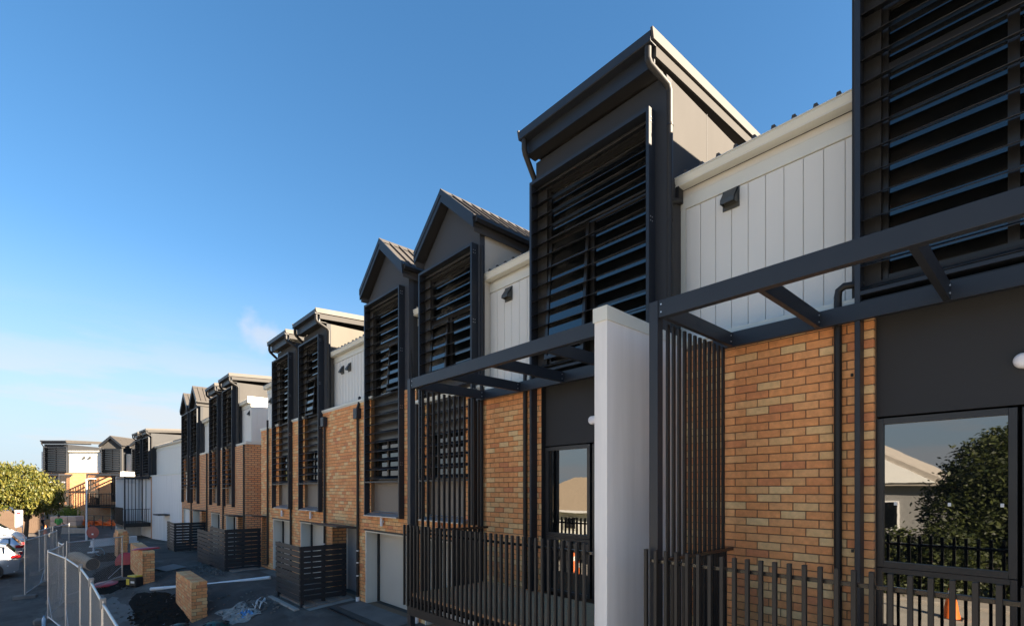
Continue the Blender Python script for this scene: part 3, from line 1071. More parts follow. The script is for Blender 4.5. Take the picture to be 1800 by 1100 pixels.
# its neighbour to the right, outside the picture
H = Thing('townhouse', 'next brick townhouse of the terrace, beyond the right edge of the picture', 'townhouse', (3, 5.65, 0), group=G1)
brick_wall(H, 1.25, 6.4, .3, 4.53, [], real=False)
white_wall(H, .84, 4.2, 4.60, 6.66, 6.0)
cream_gutter(H, .84, 4.2, 6.775, 5.985)
low_roof(H, .86, 6.4, 6.79, 5.985, 12)
tower_walls(H, 4.25, 6.4, 4.62, 7.62, (4.5, 6.2, 4.74, 7.3), 9.4, M_CLAD)
skillion(H, 4.2, 6.45, 8.03, 9.6, pipes='')
window(H, 4.5, 6.2, 4.74, 7.3, 5.70, xm=5.3, ztr=6.7)
core(H, 1.25, 6.4)

# the white dividing wall between the two porches
T = Thing('dividing_wall', 'tall pale grey rendered wall between the two steel pergola porches', 'wall', (-3.18, 4.9, 0))
w = MB(); w.box(-3.262, -3.102, 4.078, 5.645, -.3, 4.555, .003)
wp = T.part(w, 'wall_body', M_RENDER)
c = MB(); c.prism([(-3.272, 4.066, 4.50), (-3.272, 4.066, 4.645), (-3.272, 5.648, 4.60), (-3.272, 5.648, 4.50)], (.18, 0, 0))
T.part(c, 'coping', M_CREAM)

# house 2
H = Thing('townhouse', 'brick townhouse with the tallest single-pitch louvred tower, just left of the pale dividing wall', 'townhouse', (-4.6, 5.65, 0), group=G1)
brick_wall(H, -6.95, -5.583, .3, 4.53, [], parts=300, rank=lambda r: 0 if r[2] > 1.0 else 1)
flashing(H, -6.95, -5.6, 4.53)
white_wall(H, -7.14, -5.71, 4.60, 6.66, 5.90)
cream_gutter(H, -7.20, -5.71, 6.72, 5.885)
low_roof(H, -7.14, -5.72, 6.735, 5.885, 12)
vent(H, -6.62, 6.24, 5.898, .95)
tower_walls(H, -5.70, -3.38, 4.62, 8.0, (-5.46, -3.62, 4.74, 7.48), 9.4, M_CLAD)
skillion(H, -5.77, -3.40 + .02, 8.36, 9.6, pipe_z=(6.75, 4.6))
tj = MB(); tj.box(-3.380, -3.3775, 6.70, 6.712, 6.7, 8.02); H.part(tj, 'panel_joint', M_STEELW)
window(H, -5.46, -3.62, 4.74, 7.48, 5.70, xm=-4.60, ztr=6.69, open_sash='L')
louvre_screen(H, -5.71, -3.545, 7.63, 4.60, 1.2)
shop_front(H, -5.575, -4.66, -3.30)
core(H, -6.95, -3.3)
pergola(H, -6.955, -3.263, [-6.85, -5.93, -4.98, -4.03], pitch=.1005)
bulkhead(H, -4.56, 3.80, 5.742)
pipe(H, [(-5.90, 5.606, 1.2), (-5.90, 5.606, 4.66)])
pipe(H, [(-7.02, 5.60, 4.66), (-7.02, 5.60, .12), ])

# house 3, gable
H = Thing('townhouse', 'larger gabled brick townhouse directly left of the tall single-pitch tower, behind the far pergola', 'townhouse', (-8, 5.65, 0), group=G1)
hole = [(-8.90, -7.56, 2.26, 4.62), (-8.95, -7.30, 0, 1.80)]
brick_wall(H, -9.30, -6.955, -.2, 4.60, hole, parts=300, rank=lambda r: (0 if r[2] > 1.9 else 1, -r[0]))
flashing(H, -9.6, -6.955, 4.60, 5.9)
garage(H, -8.95, -7.30, 1.80)
tower_walls(H, -9.0, -7.15, 4.69, 7.45, (-8.78, -7.36, 4.95, 7.08), 9.4, mat('sun_lightened_cream_cladding', (.58, .53, .45), .85, 0, .06, 2.0, .12, 140, spec=.1), M_CLADB, gable=(-8.08, 8.34))  # cream side wall lightened in colour to replace sunlight the tower blocks
gable_roof(H, -9.07, -7.08, -8.09, 8.53, 7.66, 9.8)
window(H, -8.78, -7.36, 4.95, 7.08, 5.70, xm=-8.12, ztr=6.2, open_sash='L')
tall_window(H, -8.89, -7.57)
core(H, -9.3, -6.955)
louvre_screen(H, -9.01, -7.20, 7.25, 2.96, 2.16)
white_wall(H, -9.63, -9.0, 4.69, 6.66, 5.90)
cream_gutter(H, -9.61, -9.02, 6.72, 5.885)
low_roof(H, -9.62, -9.01, 6.735, 5.885, 12)
garage_lamp(H, -8.35, 2.05, 5.645)
pipe(H, [(-9.22, 5.605, .15), (-9.22, 5.605, 4.6)])
f = MB(); f.tube([(-9.22, 5.605, -.02), (-9.22, 5.605, .15)], .05, 10); H.part(f, 'pipe_collar', M_PVC)
pipe(H, [(-7.12, 5.70, 7.2), (-7.12, 5.70, 4.7)], .03)

# house 4, gable
H = Thing('townhouse', 'smaller gabled brick townhouse beside the larger gable, open garage at its foot', 'townhouse', (-10.6, 5.65, 0), group=G1)
hole = [(-11.40, -9.98, 2.26, 4.98), (-11.67, -9.6, 0, 1.80)]
brick_wall(H, -12.10, -9.31, -.2, 4.98, hole, parts=0)
flashing(H, -12.10, -11.3, 4.98, 5.9)
garage(H, -11.67, -9.6, 1.80)
tower_walls(H, -11.53, -9.63, 4.98, 7.42, (-11.30, -9.86, 5.0, 7.08), 9.4, M_CLADD, M_CLADB, gable=(-10.58, 8.31))
gable_roof(H, -11.60, -9.56, -10.58, 8.51, 7.63, 9.8)
window(H, -11.30, -9.86, 5.0, 7.08, 5.70, xm=-10.55, ztr=6.2, open_sash='R')
tall_window(H, -11.39, -9.99)
core(H, -12.1, -9.31)
louvre_screen(H, -11.50, -9.80, 7.27, 2.96, 2.16)
white_wall(H, -12.80, -11.53, 5.07, 6.62, 5.88)
cream_gutter(H, -12.80, -11.6, 6.69, 5.865)
low_roof(H, -12.80, -11.54, 6.70, 5.865, 12)
garage_lamp(H, -10.75, 2.05, 5.645)
pipe(H, [(-9.75, 5.72, 7.2), (-9.60, 5.72, 5.0)], .03)

# house 5, skillion
H = Thing('townhouse', 'brick townhouse left of the gables, flat-topped tower with a sunlit side, entry canopy below', 'townhouse', (-15, 5.65, 0), group=G1)
hole = [(-15.85, -14.62, 2.26, 4.98), (-16.16, -14.32, 0, 1.80), (-13.73, -12.15, 0, 1.80)]
brick_wall(H, -16.86, -12.105, -.2, 4.98, hole, parts=0)
flashing(H, -14.6, -12.105, 4.98, 5.9); flashing(H, -16.86, -15.9, 4.98, 5.9)
garage(H, -16.16, -14.32, 1.80)
entry(H, -13.73, -12.15, 1.80)
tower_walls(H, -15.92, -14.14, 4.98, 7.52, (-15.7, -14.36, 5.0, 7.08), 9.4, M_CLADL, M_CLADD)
skillion(H, -15.98, -14.1, 7.85, 9.6, pipe_z=(5.1, 5.1))
window(H, -15.7, -14.36, 5.0, 7.08, 5.70, xm=-15.0, ztr=6.2, open_sash='L')
tall_window(H, -15.84, -14.63)
core(H, -16.86, -12.105)
louvre_screen(H, -16.03, -14.40, 7.25, 2.96, 2.16)
white_wall(H, -14.14, -12.802, 5.07, 6.62, 5.88)
cream_gutter(H, -14.22, -12.802, 6.69, 5.865)
low_roof(H, -14.12, -12.802, 6.70, 5.865, 12)
white_wall(H, -16.68, -15.92, 5.07, 6.62, 5.88)
vent(H, -13.55, 6.12, 5.878, .9); vent(H, -13.1, 6.12, 5.878, .9)
garage_lamp(H, -15.2, 2.03, 5.645)
for x in (-12.02, -14.15):
    pipe(H, [(x, 5.60, .1), (x, 5.60, 4.86), (x + .02, 5.62, 4.95), (x - .1 if x > -13 else x + .1, 5.70, 5.15)] if x > -13 else [(x, 5.60, .1), (x, 5.60, 4.86)])
    b = MB(); b.box(x - .10, x + .10, 5.52, 5.645, 4.58, 4.84, .004); b.box(x - .03, x + .03, 5.515, 5.52, 4.72, 4.78); H.part(b, 'rain_head', M_STEEL)
    f = MB()
    for z in (.62, .95, 1.25): f.tube([(x, 5.60, z), (x, 5.60, z + .025)], .037, 10)
    H.part(f, 'pipe_joint', M_PVC)
    f = MB(); f.tube([(x, 5.60, -.05), (x, 5.60, .1)], .05, 10); H.part(f, 'pipe_collar', M_PVC)

# house 6, skillion, end of the near terrace
H = Thing('townhouse', 'end townhouse of the near brick terrace, the second flat-topped louvred tower of the sunlit pair', 'townhouse', (-18, 5.65, 0), group=G1)
hole = [(-18.30, -17.08, 2.26, 4.98), (-18.89, -17.05, 0, 1.78), (-20.25, -19.5, 0, 1.78)]
brick_wall(H, -20.34, -16.865, -.2, 4.98, hole, parts=0)
flashing(H, -20.38, -18.3, 4.98, 5.9); flashing(H, -17.0, -16.865, 4.98, 5.9)
garage(H, -18.89, -17.05, 1.78)
entry(H, -20.25, -19.5, 1.78)
tower_walls(H, -18.44, -16.66, 4.98, 7.52, (-18.2, -16.9, 5.0, 7.08), 9.4, M_CLAD, M_CLADD)
skillion(H, -18.5, -16.62, 7.85, 9.6, pipe_z=(5.1, 5.1))
window(H, -18.2, -16.9, 5.0, 7.08, 5.70, xm=-17.55, ztr=6.2)
tall_window(H, -18.29, -17.09)
core(H, -20.2, -16.865)
louvre_screen(H, -18.64, -16.92, 7.25, 2.96, 2.16)
white_wall(H, -20.34, -18.44, 5.07, 6.62, 5.88)
cream_gutter(H, -20.40, -18.44, 6.69, 5.865)
low_roof(H, -20.40, -18.44, 6.70, 5.865, 12)
e = MB(); e.box(-20.338, -20.2, 5.88, 12, 5.07, 6.75); H.part(e, 'end_wall', M_WHITE)
e = MB(); e.box(-20.338, -20.1, 5.872, 12, -.3, 4.98); H.part(e, 'end_brickwork', M_FBRICK)
garage_lamp(H, -17.8, 2.0, 5.645)
vent(H, -19.9, 6.1, 5.878, .9)
for x in (-16.95, -19.38): pipe(H, [(x, 5.60, .1), (x, 5.60, 5.3)])

# ---- second terrace, further down the street (a little lower)
def far_house(label, org, x0, x1, kind, sx, rx, zg, gar, wl=None, ent=None, zb=4.64, dz=-.25, place=None, xa=None, lit=None, end=None, pipes='LR', group=G1):
    H = Thing('townhouse', label, 'townhouse', org, place, group)
    a, b = sx
    hole = [(a + .2, b - .2, 2.16, zb)] + [(gar[0], gar[1], dz, 1.66)] + ([(ent[0], ent[1], dz, 1.66)] if ent else [])
    brick_wall(H, x0, x1, dz - .6, zb, hole, real=False)
    garage(H, gar[0], gar[1], 1.66, dz)
    if ent: entry(H, ent[0], ent[1], 1.66, dz)
    wa, wb = (rx[0] + .06, rx[1] - .06)
    zt = 7.25
    if kind == 'skillion':
        tower_walls(H, wa, wb, zb, zg - .33, (wa + .2, wb - .2, 4.85, 6.95), 9.4, M_CLAD, M_CLADD)
        skillion(H, rx[0], rx[1], zg, 9.6, pipe_z=(zb, zb), pipes=pipes)
    else:
        tower_walls(H, wa, wb, zb, zg - .22, (wa + .2, wb - .2, 4.85, 6.95), 9.4, M_CLAD, M_CLADD, gable=((rx[0] + rx[1]) / 2, xa - .19))
        gable_roof(H, rx[0], rx[1], (rx[0] + rx[1]) / 2, xa, zg, 9.8)
    window(H, wa + .2, wb - .2, 4.85, 6.95, 5.70, xm=(wa + wb) / 2, ztr=6.0)
    core(H, x0, x1 - .25, 6.3)
    Y = 5.74
    p = MB(); p.box(a + .2, b - .2, Y, Y + .05, 3.85, zb); H.part(p, 'spandrel_panel', M_FRAME)
    window(H, a + .2, b - .2, 2.9, 3.848, Y - .02, xm=(a + b) / 2)
    p = MB(); p.box(a + .2, b - .2, Y, Y + .05, 2.16, 2.898); H.part(p, 'lower_panel', M_PANEL)
    louvre_screen(H, a, b, zt, 2.84, 2.04, bolts=False)
    for u, v in wl or []:
        white_wall(H, u, v, zb + .085, 6.40, 5.86, ztr=6.28)
        cream_gutter(H, u - .05, v + .0, 6.48, 5.845)
        low_roof(H, u, v, 6.49, 5.845, 12)
        flashing(H, u, v, zb, 5.9)
    for x in (x1 - .12,):
        pipe(H, [(x, 5.60, dz), (x, 5.60, zb)])
    return H

H = far_house('end townhouse of the second terrace showing a brick and white boarded end wall', (-24, 5.65, 0), -25.9, -22.4, 'skillion', (-25.8, -24.1), (-25.65, -23.77), 7.70, (-25.6, -23.9), wl=[(-23.83, -22.416)], ent=(-23.6, -22.75))
e = MB(); e.box(-22.62, -22.402, 5.872, 12, -.6, 4.64); H.part(e, 'end_brickwork', M_FBRICK)
e = MB(); e.box(-22.6, -22.415, 5.98, 12, 4.72, 6.40); ew = H.part(e, 'end_wall', M_WHITE)
y = 5.87
while y < 8.2:
    q = MB(); q.box(-22.414, -22.40, y + .004, y + .192, 4.80, 6.30, .002); H.part(q, 'board', M_WHITE, ew); y += .196
e = MB(); e.box(-22.395, -22.36, 5.70, 12, 6.33, 6.60, .004); H.part(e, 'verge_board', M_CREAM)
e = MB(); e.box(-22.402, -22.34, 5.62, 12, 4.64, 4.76, .004); H.part(e, 'end_flashing', M_CREAM)
vent(H, -22.7, 5.95, 5.858, .8)
far_house('flat-topped townhouse second from the near end of the further terrace', (-27.5, 5.65, 0), -29.3, -25.905, 'skillion', (-28.5, -26.75), (-28.4, -26.43), 7.70, (-28.6, -26.8), wl=[(-29.3, -28.34), (-26.49, -25.59)])
far_house('taller looking of the two gabled townhouses in the further terrace', (-32.2, 5.65, 0), -33.35, -29.305, 'gable', (-33.3, -31.45), (-33.3, -31.2), 7.54, (-33.2, -31.4), wl=[(-31.26, -29.3)], xa=8.45, ent=(-30.9, -29.6))
far_house('last gabled townhouse at the left end of the further terrace', (-35, 5.65, 0), -36.7, -33.355, 'gable', (-36.05, -34.1), (-36.1, -33.9), 7.54, (-36.0, -34.2), wl=[(-33.96, -33.26)], xa=8.45)

# ---- third terrace: turned a little, seen beyond the second
def place(p_row, p_world, ang, dz):
    M = Matrix.Translation(Vector((p_world[0], p_world[1], dz))) @ Matrix.Rotation(ang, 4, 'Z') @ Matrix.Translation(Vector((-p_row[0], -p_row[1], 0)))
    return (M, ang)
P3 = place((-3.38, 5.32), (-45.6, 4.75), radians(3.8), -.77)
H = Thing('townhouse', 'townhouse beyond the second terrace with a dark tower side and pale painted front wall', 'townhouse', (-3.5, 5.65, 0), P3, G1)
w = MB(); w.box(-3.0, 7.4, 5.65, 5.9, -.6, 4.53); H.part(w, 'painted_wall', M_RENDER)
w = MB(); w.box(-3.38, -3.0, 5.652, 5.88, -.6, 4.53); H.part(w, 'brick_pier', M_FBRICK)
w = MB(); w.box(-7.2, -3.38, 5.70, 5.88, -.6, 4.53); H.part(w, 'rear_wall', M_RENDER)
flashing(H, -3.4, 7.4, 4.53)
core(H, -7.2, 7.4)
white_wall(H, -3.37, 7.4, 4.62, 6.66, 6.0, pitch=.40)
cream_gutter(H, -3.42, 7.4, 6.775, 5.985)
low_roof(H, -3.37, 7.4, 6.79, 5.985, 12)
tower_walls(H, -5.70, -3.38, 4.62, 7.75, (-5.46, -3.62, 4.74, 7.3), 10.5, M_CLADD)
skillion(H, -5.77, -3.38, 8.05, 10.6, pipe_z=(6.75, 4.6))
window(H, -5.46, -3.62, 4.74, 7.3, 5.70, xm=-4.6, ztr=6.6)
louvre_screen(H, -5.6, -3.5, 7.5, 4.60, bolts=False)
pergola(H, -6.9, -3.40, [-6.6, -5.5, -4.4, -3.45], side=1, pitch=.15, slats=6, deck_boards=False)
w = MB(); w.box(-7.06, -6.9, 4.07, 5.65, -.6, 4.58); H.part(w, 'dividing_wall', M_RENDER)
c = MB(); c.box(.9, 2.4, 5.0, 5.65, 1.86, 1.94); H.part(c, 'canopy', M_ROOF)
shop_front(H, -6.8, -5.2, -3.5)
H = Thing('townhouse', 'flat-topped tower peeping out left of the dark tower side, beyond the second terrace', 'townhouse', (-8.5, 5.65, 0), P3, G1)
core(H, -9.0, -7.21)
w = MB(); w.box(-9.0, -7.2, 5.66, 5.9, -.6, 4.6); H.part(w, 'brick_wall', M_FBRICK)
tower_walls(H, -8.66, -6.5, 4.6, 7.75, (-8.4, -6.8, 4.74, 7.3), 10.5, M_CLADD)
skillion(H, -8.73, -6.44, 8.05, 10.6, pipe_z=(6.75, 4.6))
window(H, -8.4, -6.8, 4.74, 7.3, 5.70, xm=-7.6, ztr=6.6)
louvre_screen(H, -8.6, -6.55, 7.5, 4.60, bolts=False)

# ---- fourth terrace: closes the street, faces the camera
R_ = Vector((.669708, .742625, 0)); F_ = Vector((-.742625, .669708, 0))
c4 = R_ * -40 + F_ * 49
P4 = place((0, 5.65), (c4.x, c4.y), atan2(.742625, .669708), -.1)
G4 = "sunlit terrace closing the street"
H = Thing('townhouse', 'flat-topped sunlit townhouse facing down the street at the far left, louvred bay over a balcony', 'townhouse', (-4.4, 5.65, 0), P4, G4)
core(H, -6.0, -.2)
brick_wall(H, -6.0, -.2, -.6, 4.5, [(-5.6, -3.4, 1.7, 4.2), (-5.6, -3.2, 0, 1.35)], real=False)
white_wall(H, -3.25, -.12, 4.55, 6.55, 5.75, ztr=6.3)
cream_gutter(H, -3.25, -.1, 6.68, 5.74)
low_roof(H, -3.25, -.1, 6.69, 5.74, 11)
w = MB(); w.box(-.12, -.02, 5.78, 9, 4.55, 6.6); H.part(w, 'side_boards', M_WHITE)
vent(H, -1.75, 6.0, 5.748); vent(H, -1.2, 6.0, 5.748)
tower_walls(H, -5.6, -3.28, 4.5, 7.3, (-5.4, -3.5, 4.7, 7.1), 11, M_CLADD)
skillion(H, -5.7, -3.22, 7.65, 11.2, pipes='L', pipe_z=(4.6, 4.6))
window(H, -5.4, -3.5, 4.7, 7.1, 5.7, xm=-4.5)
louvre_screen(H, -5.55, -3.32, 7.0, 4.56, bolts=False)
w = MB(); w.box(-6.0, -5.75, 5.8, 11, 3, 6.6); H.part(w, 'side_wall', M_WHITE)
window(H, -5.58, -3.42, 1.7, 4.2, 5.72, xm=-4.5)
garage(H, -5.6, -3.2, 1.35, 0)
pergola(H, -6.2, -2.75, [-6.0, -5.0, -3.9, -2.85], side=1, pitch=.15, slats=10, deck=1.5, zb=4.25, deck_boards=False)
bulkhead(H, -5.0, 3.6, 5.71, 1.6); bulkhead(H, -3.8, 3.6, 5.71, 1.6)
H = Thing('townhouse', 'sunlit gabled townhouse facing down the street, orange brick and balcony in its lower storeys', 'townhouse', (.9, 5.65, 0), P4, G4)
core(H, -.19, 2.9, 6.3)
brick_wall(H, -.19, 2.9, -.6, 4.5, [(.9, 2.6, 1.7, 4.2), (.9, 2.75, 0, 1.35)], real=False)
tower_walls(H, 0.0, 1.98, 4.5, 7.02, (.2, 1.8, 4.7, 6.9), 9, M_CLADD, M_CLAD, gable=(1.0, 7.9))
gable_roof(H, -.12, 2.1, .99, 8.1, 7.2, 10)
window(H, .2, 1.8, 4.7, 6.9, 5.7, xm=1.0)
louvre_screen(H, .03, 1.95, 6.85, 4.5, bolts=False)
white_wall(H, 1.98, 2.9, 4.55, 6.4, 6.2, ztr=6.2)
window(H, .92, 2.58, 1.7, 4.2, 5.72, xm=1.75)
garage(H, .9, 2.75, 1.35, 0)
pergola(H, -.15, 3.0, [.0, 1.0, 2.0, 2.9], side=-1, pitch=.15, slats=12, deck=1.5, zb=4.25, deck_boards=False)
bulkhead(H, 1.9, 3.75, 5.71, 1.6)
H = Thing('townhouse', 'second gabled townhouse of the sunlit terrace, half hidden behind the corner tower', 'townhouse', (3.9, 5.65, 0), P4, G4)
core(H, 2.905, 6.0, 6.3)
brick_wall(H, 2.905, 6.0, -.6, 4.5, [], real=False)
tower_walls(H, 2.95, 4.9, 4.5, 7.02, (3.15, 4.7, 4.7, 6.9), 9, M_CLADD, M_CLAD, gable=(3.92, 7.9))
gable_roof(H, 2.85, 5.0, 3.92, 8.1, 7.2, 10)
window(H, 3.15, 4.7, 4.7, 6.9, 5.7, xm=3.9)
louvre_screen(H, 2.98, 4.87, 6.85, 4.5, bolts=False)
w = MB(); w.box(3.05, 3.25, 4.07, 5.64, -.4, 4.6); H.part(w, 'dividing_wall', M_WHITE)

# ------------------------------------------------------------------ ground details
def label_piece(o, label, cat, group=None):
    return tag(o, label, cat, group)

patch('soil', M_SOIL, (-16.9, 2.05, 2.7, .62), .006, irregular=.24, seed=3, kind='stuff', mound=.05)
patch('soil', M_SOIL, (-24.4, 1.75, 3.2, 1.0), .006, irregular=.16, seed=5, kind='stuff', mound=.05)
patch('soil', M_SOIL, (-31.5, 1.9, 2.2, .8), .006, irregular=.15, seed=9, kind='stuff', mound=.05)
patch('dust', M_CONCD, (-21.0, .4, 3.5, .7), .004, irregular=.25, seed=12)
patch('dust', M_CONCD, (-18.6, 1.3, 1.6, .5), .004, irregular=.3, seed=13)
patch('dust', M_CONCD, (-15.9, -.3, 2.2, .55), .004, irregular=.3, seed=14)
def path(name, m, pts, dz=.012):
    mb = MB()
    (x0, y0), (x1, y1) = pts
    nx = max(1, int(abs(x1 - x0) / .6)); ny = max(1, int(abs(y1 - y0) / .3))
    for i in range(nx):
        for j in range(ny):
            a, b = x0 + (x1 - x0) * i / nx, x0 + (x1 - x0) * (i + 1) / nx
            c, d = y0 + (y1 - y0) * j / ny, y0 + (y1 - y0) * (j + 1) / ny
            mb.quad((a, c, gz(a, c) + dz), (b, c, gz(b, c) + dz), (b, d, gz(b, d) + dz), (a, d, gz(a, d) + dz))
    return mb.build(name, m, kind='structure')
path('garage_apron', M_CONCD, ((-11.9, 5.05), (-9.3, 5.64)))
path('garage_apron', M_CONCD, ((-16.3, 5.2), (-14.2, 5.64)))
path('garage_apron', M_CONCD, ((-19.0, 5.2), (-17.0, 5.64)))
# slot drain in front of the garages
mb = MB(); mb.box(-11.95, -9.2, 4.80, 4.88, gz(-10, 4.84) - .02, gz(-10, 4.84) + .012); tag(mb.build('slot_drain', M_BLACK), 'narrow black slot drain across the asphalt before the open garage', 'drain')

def paving(x0, x1, y0, y1):
    base = path('entry_paving', M_CONC, ((x0, y0), (x1, y1)), .008)
    me = MB().box(-.145, .145, -.145, .145, 0, .03, .004).mesh('paver', M_PAVER)
    x = x0 + .15
    while x < x1 - .1:
        y = y0 + .15
        while y < y1 - .1:
            inst('paver', me, (x, y, gz(x, y) + .008 + random.uniform(0, .004)), base)
            y += .3
        x += .3
paving(-14.5, -12.15, 4.45, 5.62)
paving(-21.7, -19.5, 4.5, 5.6)
# edging slab under the first slatted screen
mb = MB(); mb.box(-14.6, -12.5, 4.22, 4.34, -.28, -.085, .01); tag(mb.build('edging_kerb', M_CONC), 'low concrete edging under the nearest slatted bin screen', 'kerb')

# ---- slatted bin screens
def slat_screen(label, corner, left, right_y, top, bot, split=None):
    T = Thing('slat_screen', label, 'screen fence', (corner[0], corner[1], bot), group='black slatted bin screens')
    n = 10
    p = MB()
    xs = [left, corner[0]] if split is None else [left, split, corner[0]]
    posts = [(x + (.05 if i == 0 else -.05), corner[1] + .06) for i, x in enumerate(xs)] + [(corner[0] - .06, right_y - .06), (corner[0] - .06, (corner[1] + right_y) / 2)]
    for k, (x, y) in enumerate(posts):
        q = MB(); g = gz(x, y) - .1
        tt = top - .02
        if split and x < split - .2: tt = top - .26
        q.box(x - .04, x + .04, y - .04, y + .04, g, tt, .004); T.part(q, 'post', M_BLACKWD)
    segs = [(xs[i], xs[i + 1], top - (.24 if split and i == 0 else 0), bot - (.24 if split and i == 0 else 0)) for i in range(len(xs) - 1)]
    for a, b, t, bo in segs:
        h = (t - bo) / n
        me = MB().box(-(b - a) / 2 + .004, (b - a) / 2 - .004, -.011, .011, -h / 2 + .011, h / 2 - .011, .003).mesh('slat', M_BLACKWD)
        for k in range(n):
            T.piece('slat', me, ((a + b) / 2, corner[1] + random.uniform(-.003, .003), bo + h * (k + .5)), rot=(random.uniform(-.012, .012), random.uniform(-.003, .003), 0))
    L = right_y - corner[1]
    h = (top - bot) / n
    me = MB().box(-.011, .011, -L / 2 + .01, L / 2 - .01, -h / 2 + .011, h / 2 - .011, .003).mesh('slat', M_BLACKWD)
    for k in range(n):
        T.piece('slat', me, (corner[0] - .005 + random.uniform(-.003, .003), (corner[1] + right_y) / 2, bot + h * (k + .5)), rot=(0, 0, 0))
    return T
slat_screen('nearest black slatted timber screen, beside the entry under the dark canopy', (-12.62, 4.39), -14.46, 5.58, 1.41, .05)
slat_screen('long two-panel black slatted timber screen at the end of the near terrace', (-20.05, 4.38), -24.8, 5.56, 1.39, -.12, split=-22.4)
slat_screen('smallest and farthest black slatted timber screen, before the second terrace', (-30.63, 4.38), -32.8, 5.8, 1.10, -.34)

# ---- low brick letterbox walls
def garden_wall(label, x0, x1, y0, zb, zt, parts=300, th=.35):
    T = Thing('brick_garden_wall', label, 'garden wall', (x1, y0, zb), group='low brick walls along the driveways')
    c = MB(); c.box(x0 + .008, x1 - .008, y0 + .008, y0 + th - .008, zb, zt - .01)
    w = T.part(c, 'wall_core', M_MORTAR)
    out = []
    z = zt - .08
    r = 0
    while z > zb:
        zc = z - .043
        offs = .12 * (r % 2)
        x = x1 - (0 if r % 2 == 0 else .12) 
        if r % 2: out.append((brick_mesh(.11), (x1 - .055, y0, zc)))
        while x > x0 + .03:
            a = max(x0, x - .23)
            out.append((brick_mesh(x - a), ((x + a) / 2, y0, zc))); x -= .24
        e = [(.0, .23), (.24, th)] if r % 2 == 0 else [(0, .11), (.12, th)]
        if r % 2 == 0: e = [(0.0, .10), (.11, .34)]
        else: e = [(0.0, .225), (.235, th)]
        for a, b in e:
            out.append((brick_mesh(b - a, 'y'), (x1 - .06, y0 + (a + b) / 2, zc)))
        z -= .086; r += 1
    cap = MB().box(-.036, .036, -th / 2 - .004, th / 2 + .004, -.04, .045, .005).mesh('brick', M_BRICK)
    cap2 = MB().box(-.055, .055, -th / 4 + .003, th / 4 - .003, -.04, .045, .005).mesh('brick', M_BRICK)
    x = x1 - .055
    while x > x0 + .03:
        for q in (.25, .75):
            out.insert(0, (cap2, (x, y0 + th * q, zt - .045)))
        x -= .12
    for k, (me, loc) in enumerate(out):
        if k < parts: T.piece('brick', me, loc, w)
    if len(out) > parts:
        mb = MB()
        for me, loc in out[parts:]:
            n = len(mb.v)
            mb.v += [v.co + Vector(loc) for v in me.vertices]; mb.f += [[n + i for i in p.vertices] for p in me.polygons]
        T.part(mb, 'brickwork', M_BRICK, w, kind='stuff')
    return T
garden_wall('nearest low brick wall with flat brick top, standing in dark soil', -17.26, -14.94, 2.51, -.85, .44)
garden_wall('longer low brick wall with a red plastic tray lying on its top', -25.0, -21.15, 2.12, -.75, .69)
garden_wall('farthest low brick wall, seen end on beyond the long one', -31.4, -29.5, 2.05, -.7, .85, parts=120)
T = Thing('brick_garden_wall', 'short low brick pier by the orange netting far down the street', 'garden wall', (-40, 2.5, -.7), group='low brick walls along the driveways')
w = MB(); w.box(-40.8, -39.8, 2.6, 3.3, -1, .05); T.part(w, 'wall_core', M_FBRICK)

def at(px, py, d):
    """world point seen at photo pixel px, py at depth d"""
    u = (px - 900) / FPX
    return Vector((u * d * .669708 - d * .742625, u * d * .742625 + d * .669708, CAM_Z + (860 - py) / FPX * d))

# ---- things lying about
mb = MB(); mb.tube([(-19.75, 2.2, -.39), (-18.2, 3.65, -.2), (-16.95, 4.98, .02)], .055, 14)
o = mb.build('drain_pipe', M_PVC); smooth_by_angle(o); tag(o, 'long white plastic pipe lying across the asphalt driveway', 'pipe')
T = Thing('log', 'short thick pale log lying on the soil behind the wire fence', 'log', at(145, 1000, 21.5))
a = at(126, 979, 22.2); b = at(163, 991, 21.2)
lg = MB(); P = []; Rr = []
for i in range(9):
    t = i / 8; P.append(a.lerp(b, t) + Vector((0, 0, .02 * sin(5 * t)))); Rr.append(.27 + .03 * sin(7 * t) - .03 * (t - .5) ** 2 * 4)
lg.tube(P, Rr, 18)
o = T.part(lg, 'bark', M_LOG, sharp=50)
cutm = mat('cut_log_end', (.10, .075, .055), .9, 0, .4, 14)
d = (b - a).normalized(); e = MB(); e.tube([b, b + d * .012], [.24, .235], 18); T.part(e, 'cut_end', cutm)

def lid(label, c, r, tilt=(0, 0, 0), h=.07):
    mb = MB(); n = 26
    rings = [(r, 0), (r, .015), (r * .97, .03), (r * .8, h * .8), (r * .4, h), (.001, h * 1.02)]
    for rr, z in rings:
        for j in range(n): mb.v.append(Vector((rr * cos(2 * pi * j / n), rr * sin(2 * pi * j / n), z)))
    for i in range(len(rings) - 1):
        for j in range(n):
            mb.f.append([i * n + j, i * n + (j + 1) % n, (i + 1) * n + (j + 1) % n, (i + 1) * n + j])
    mb.f.append([j for j in range(n)][::-1])
    o = mb.build('plastic_tray', M_RED); smooth_by_angle(o, 40)
    o.location = c; o.rotation_euler = tilt
    return tag(o, label, 'tray', 'red plastic trays')
c = at(190, 1026, 18.0); lid('red plastic tray lying flat on the dark soil', (c.x, c.y, c.z), .46, (.04, .05, 0))
lid('red plastic tray resting on top of the long brick wall', (-21.9, 2.3, .69), .42, (.03, -.06, 0))
c = at(221, 997, 21.4); lid('red plastic tray leaning upright behind the long brick wall', (c.x, c.y, c.z + .25), .40, (radians(82), 0, radians(60)))

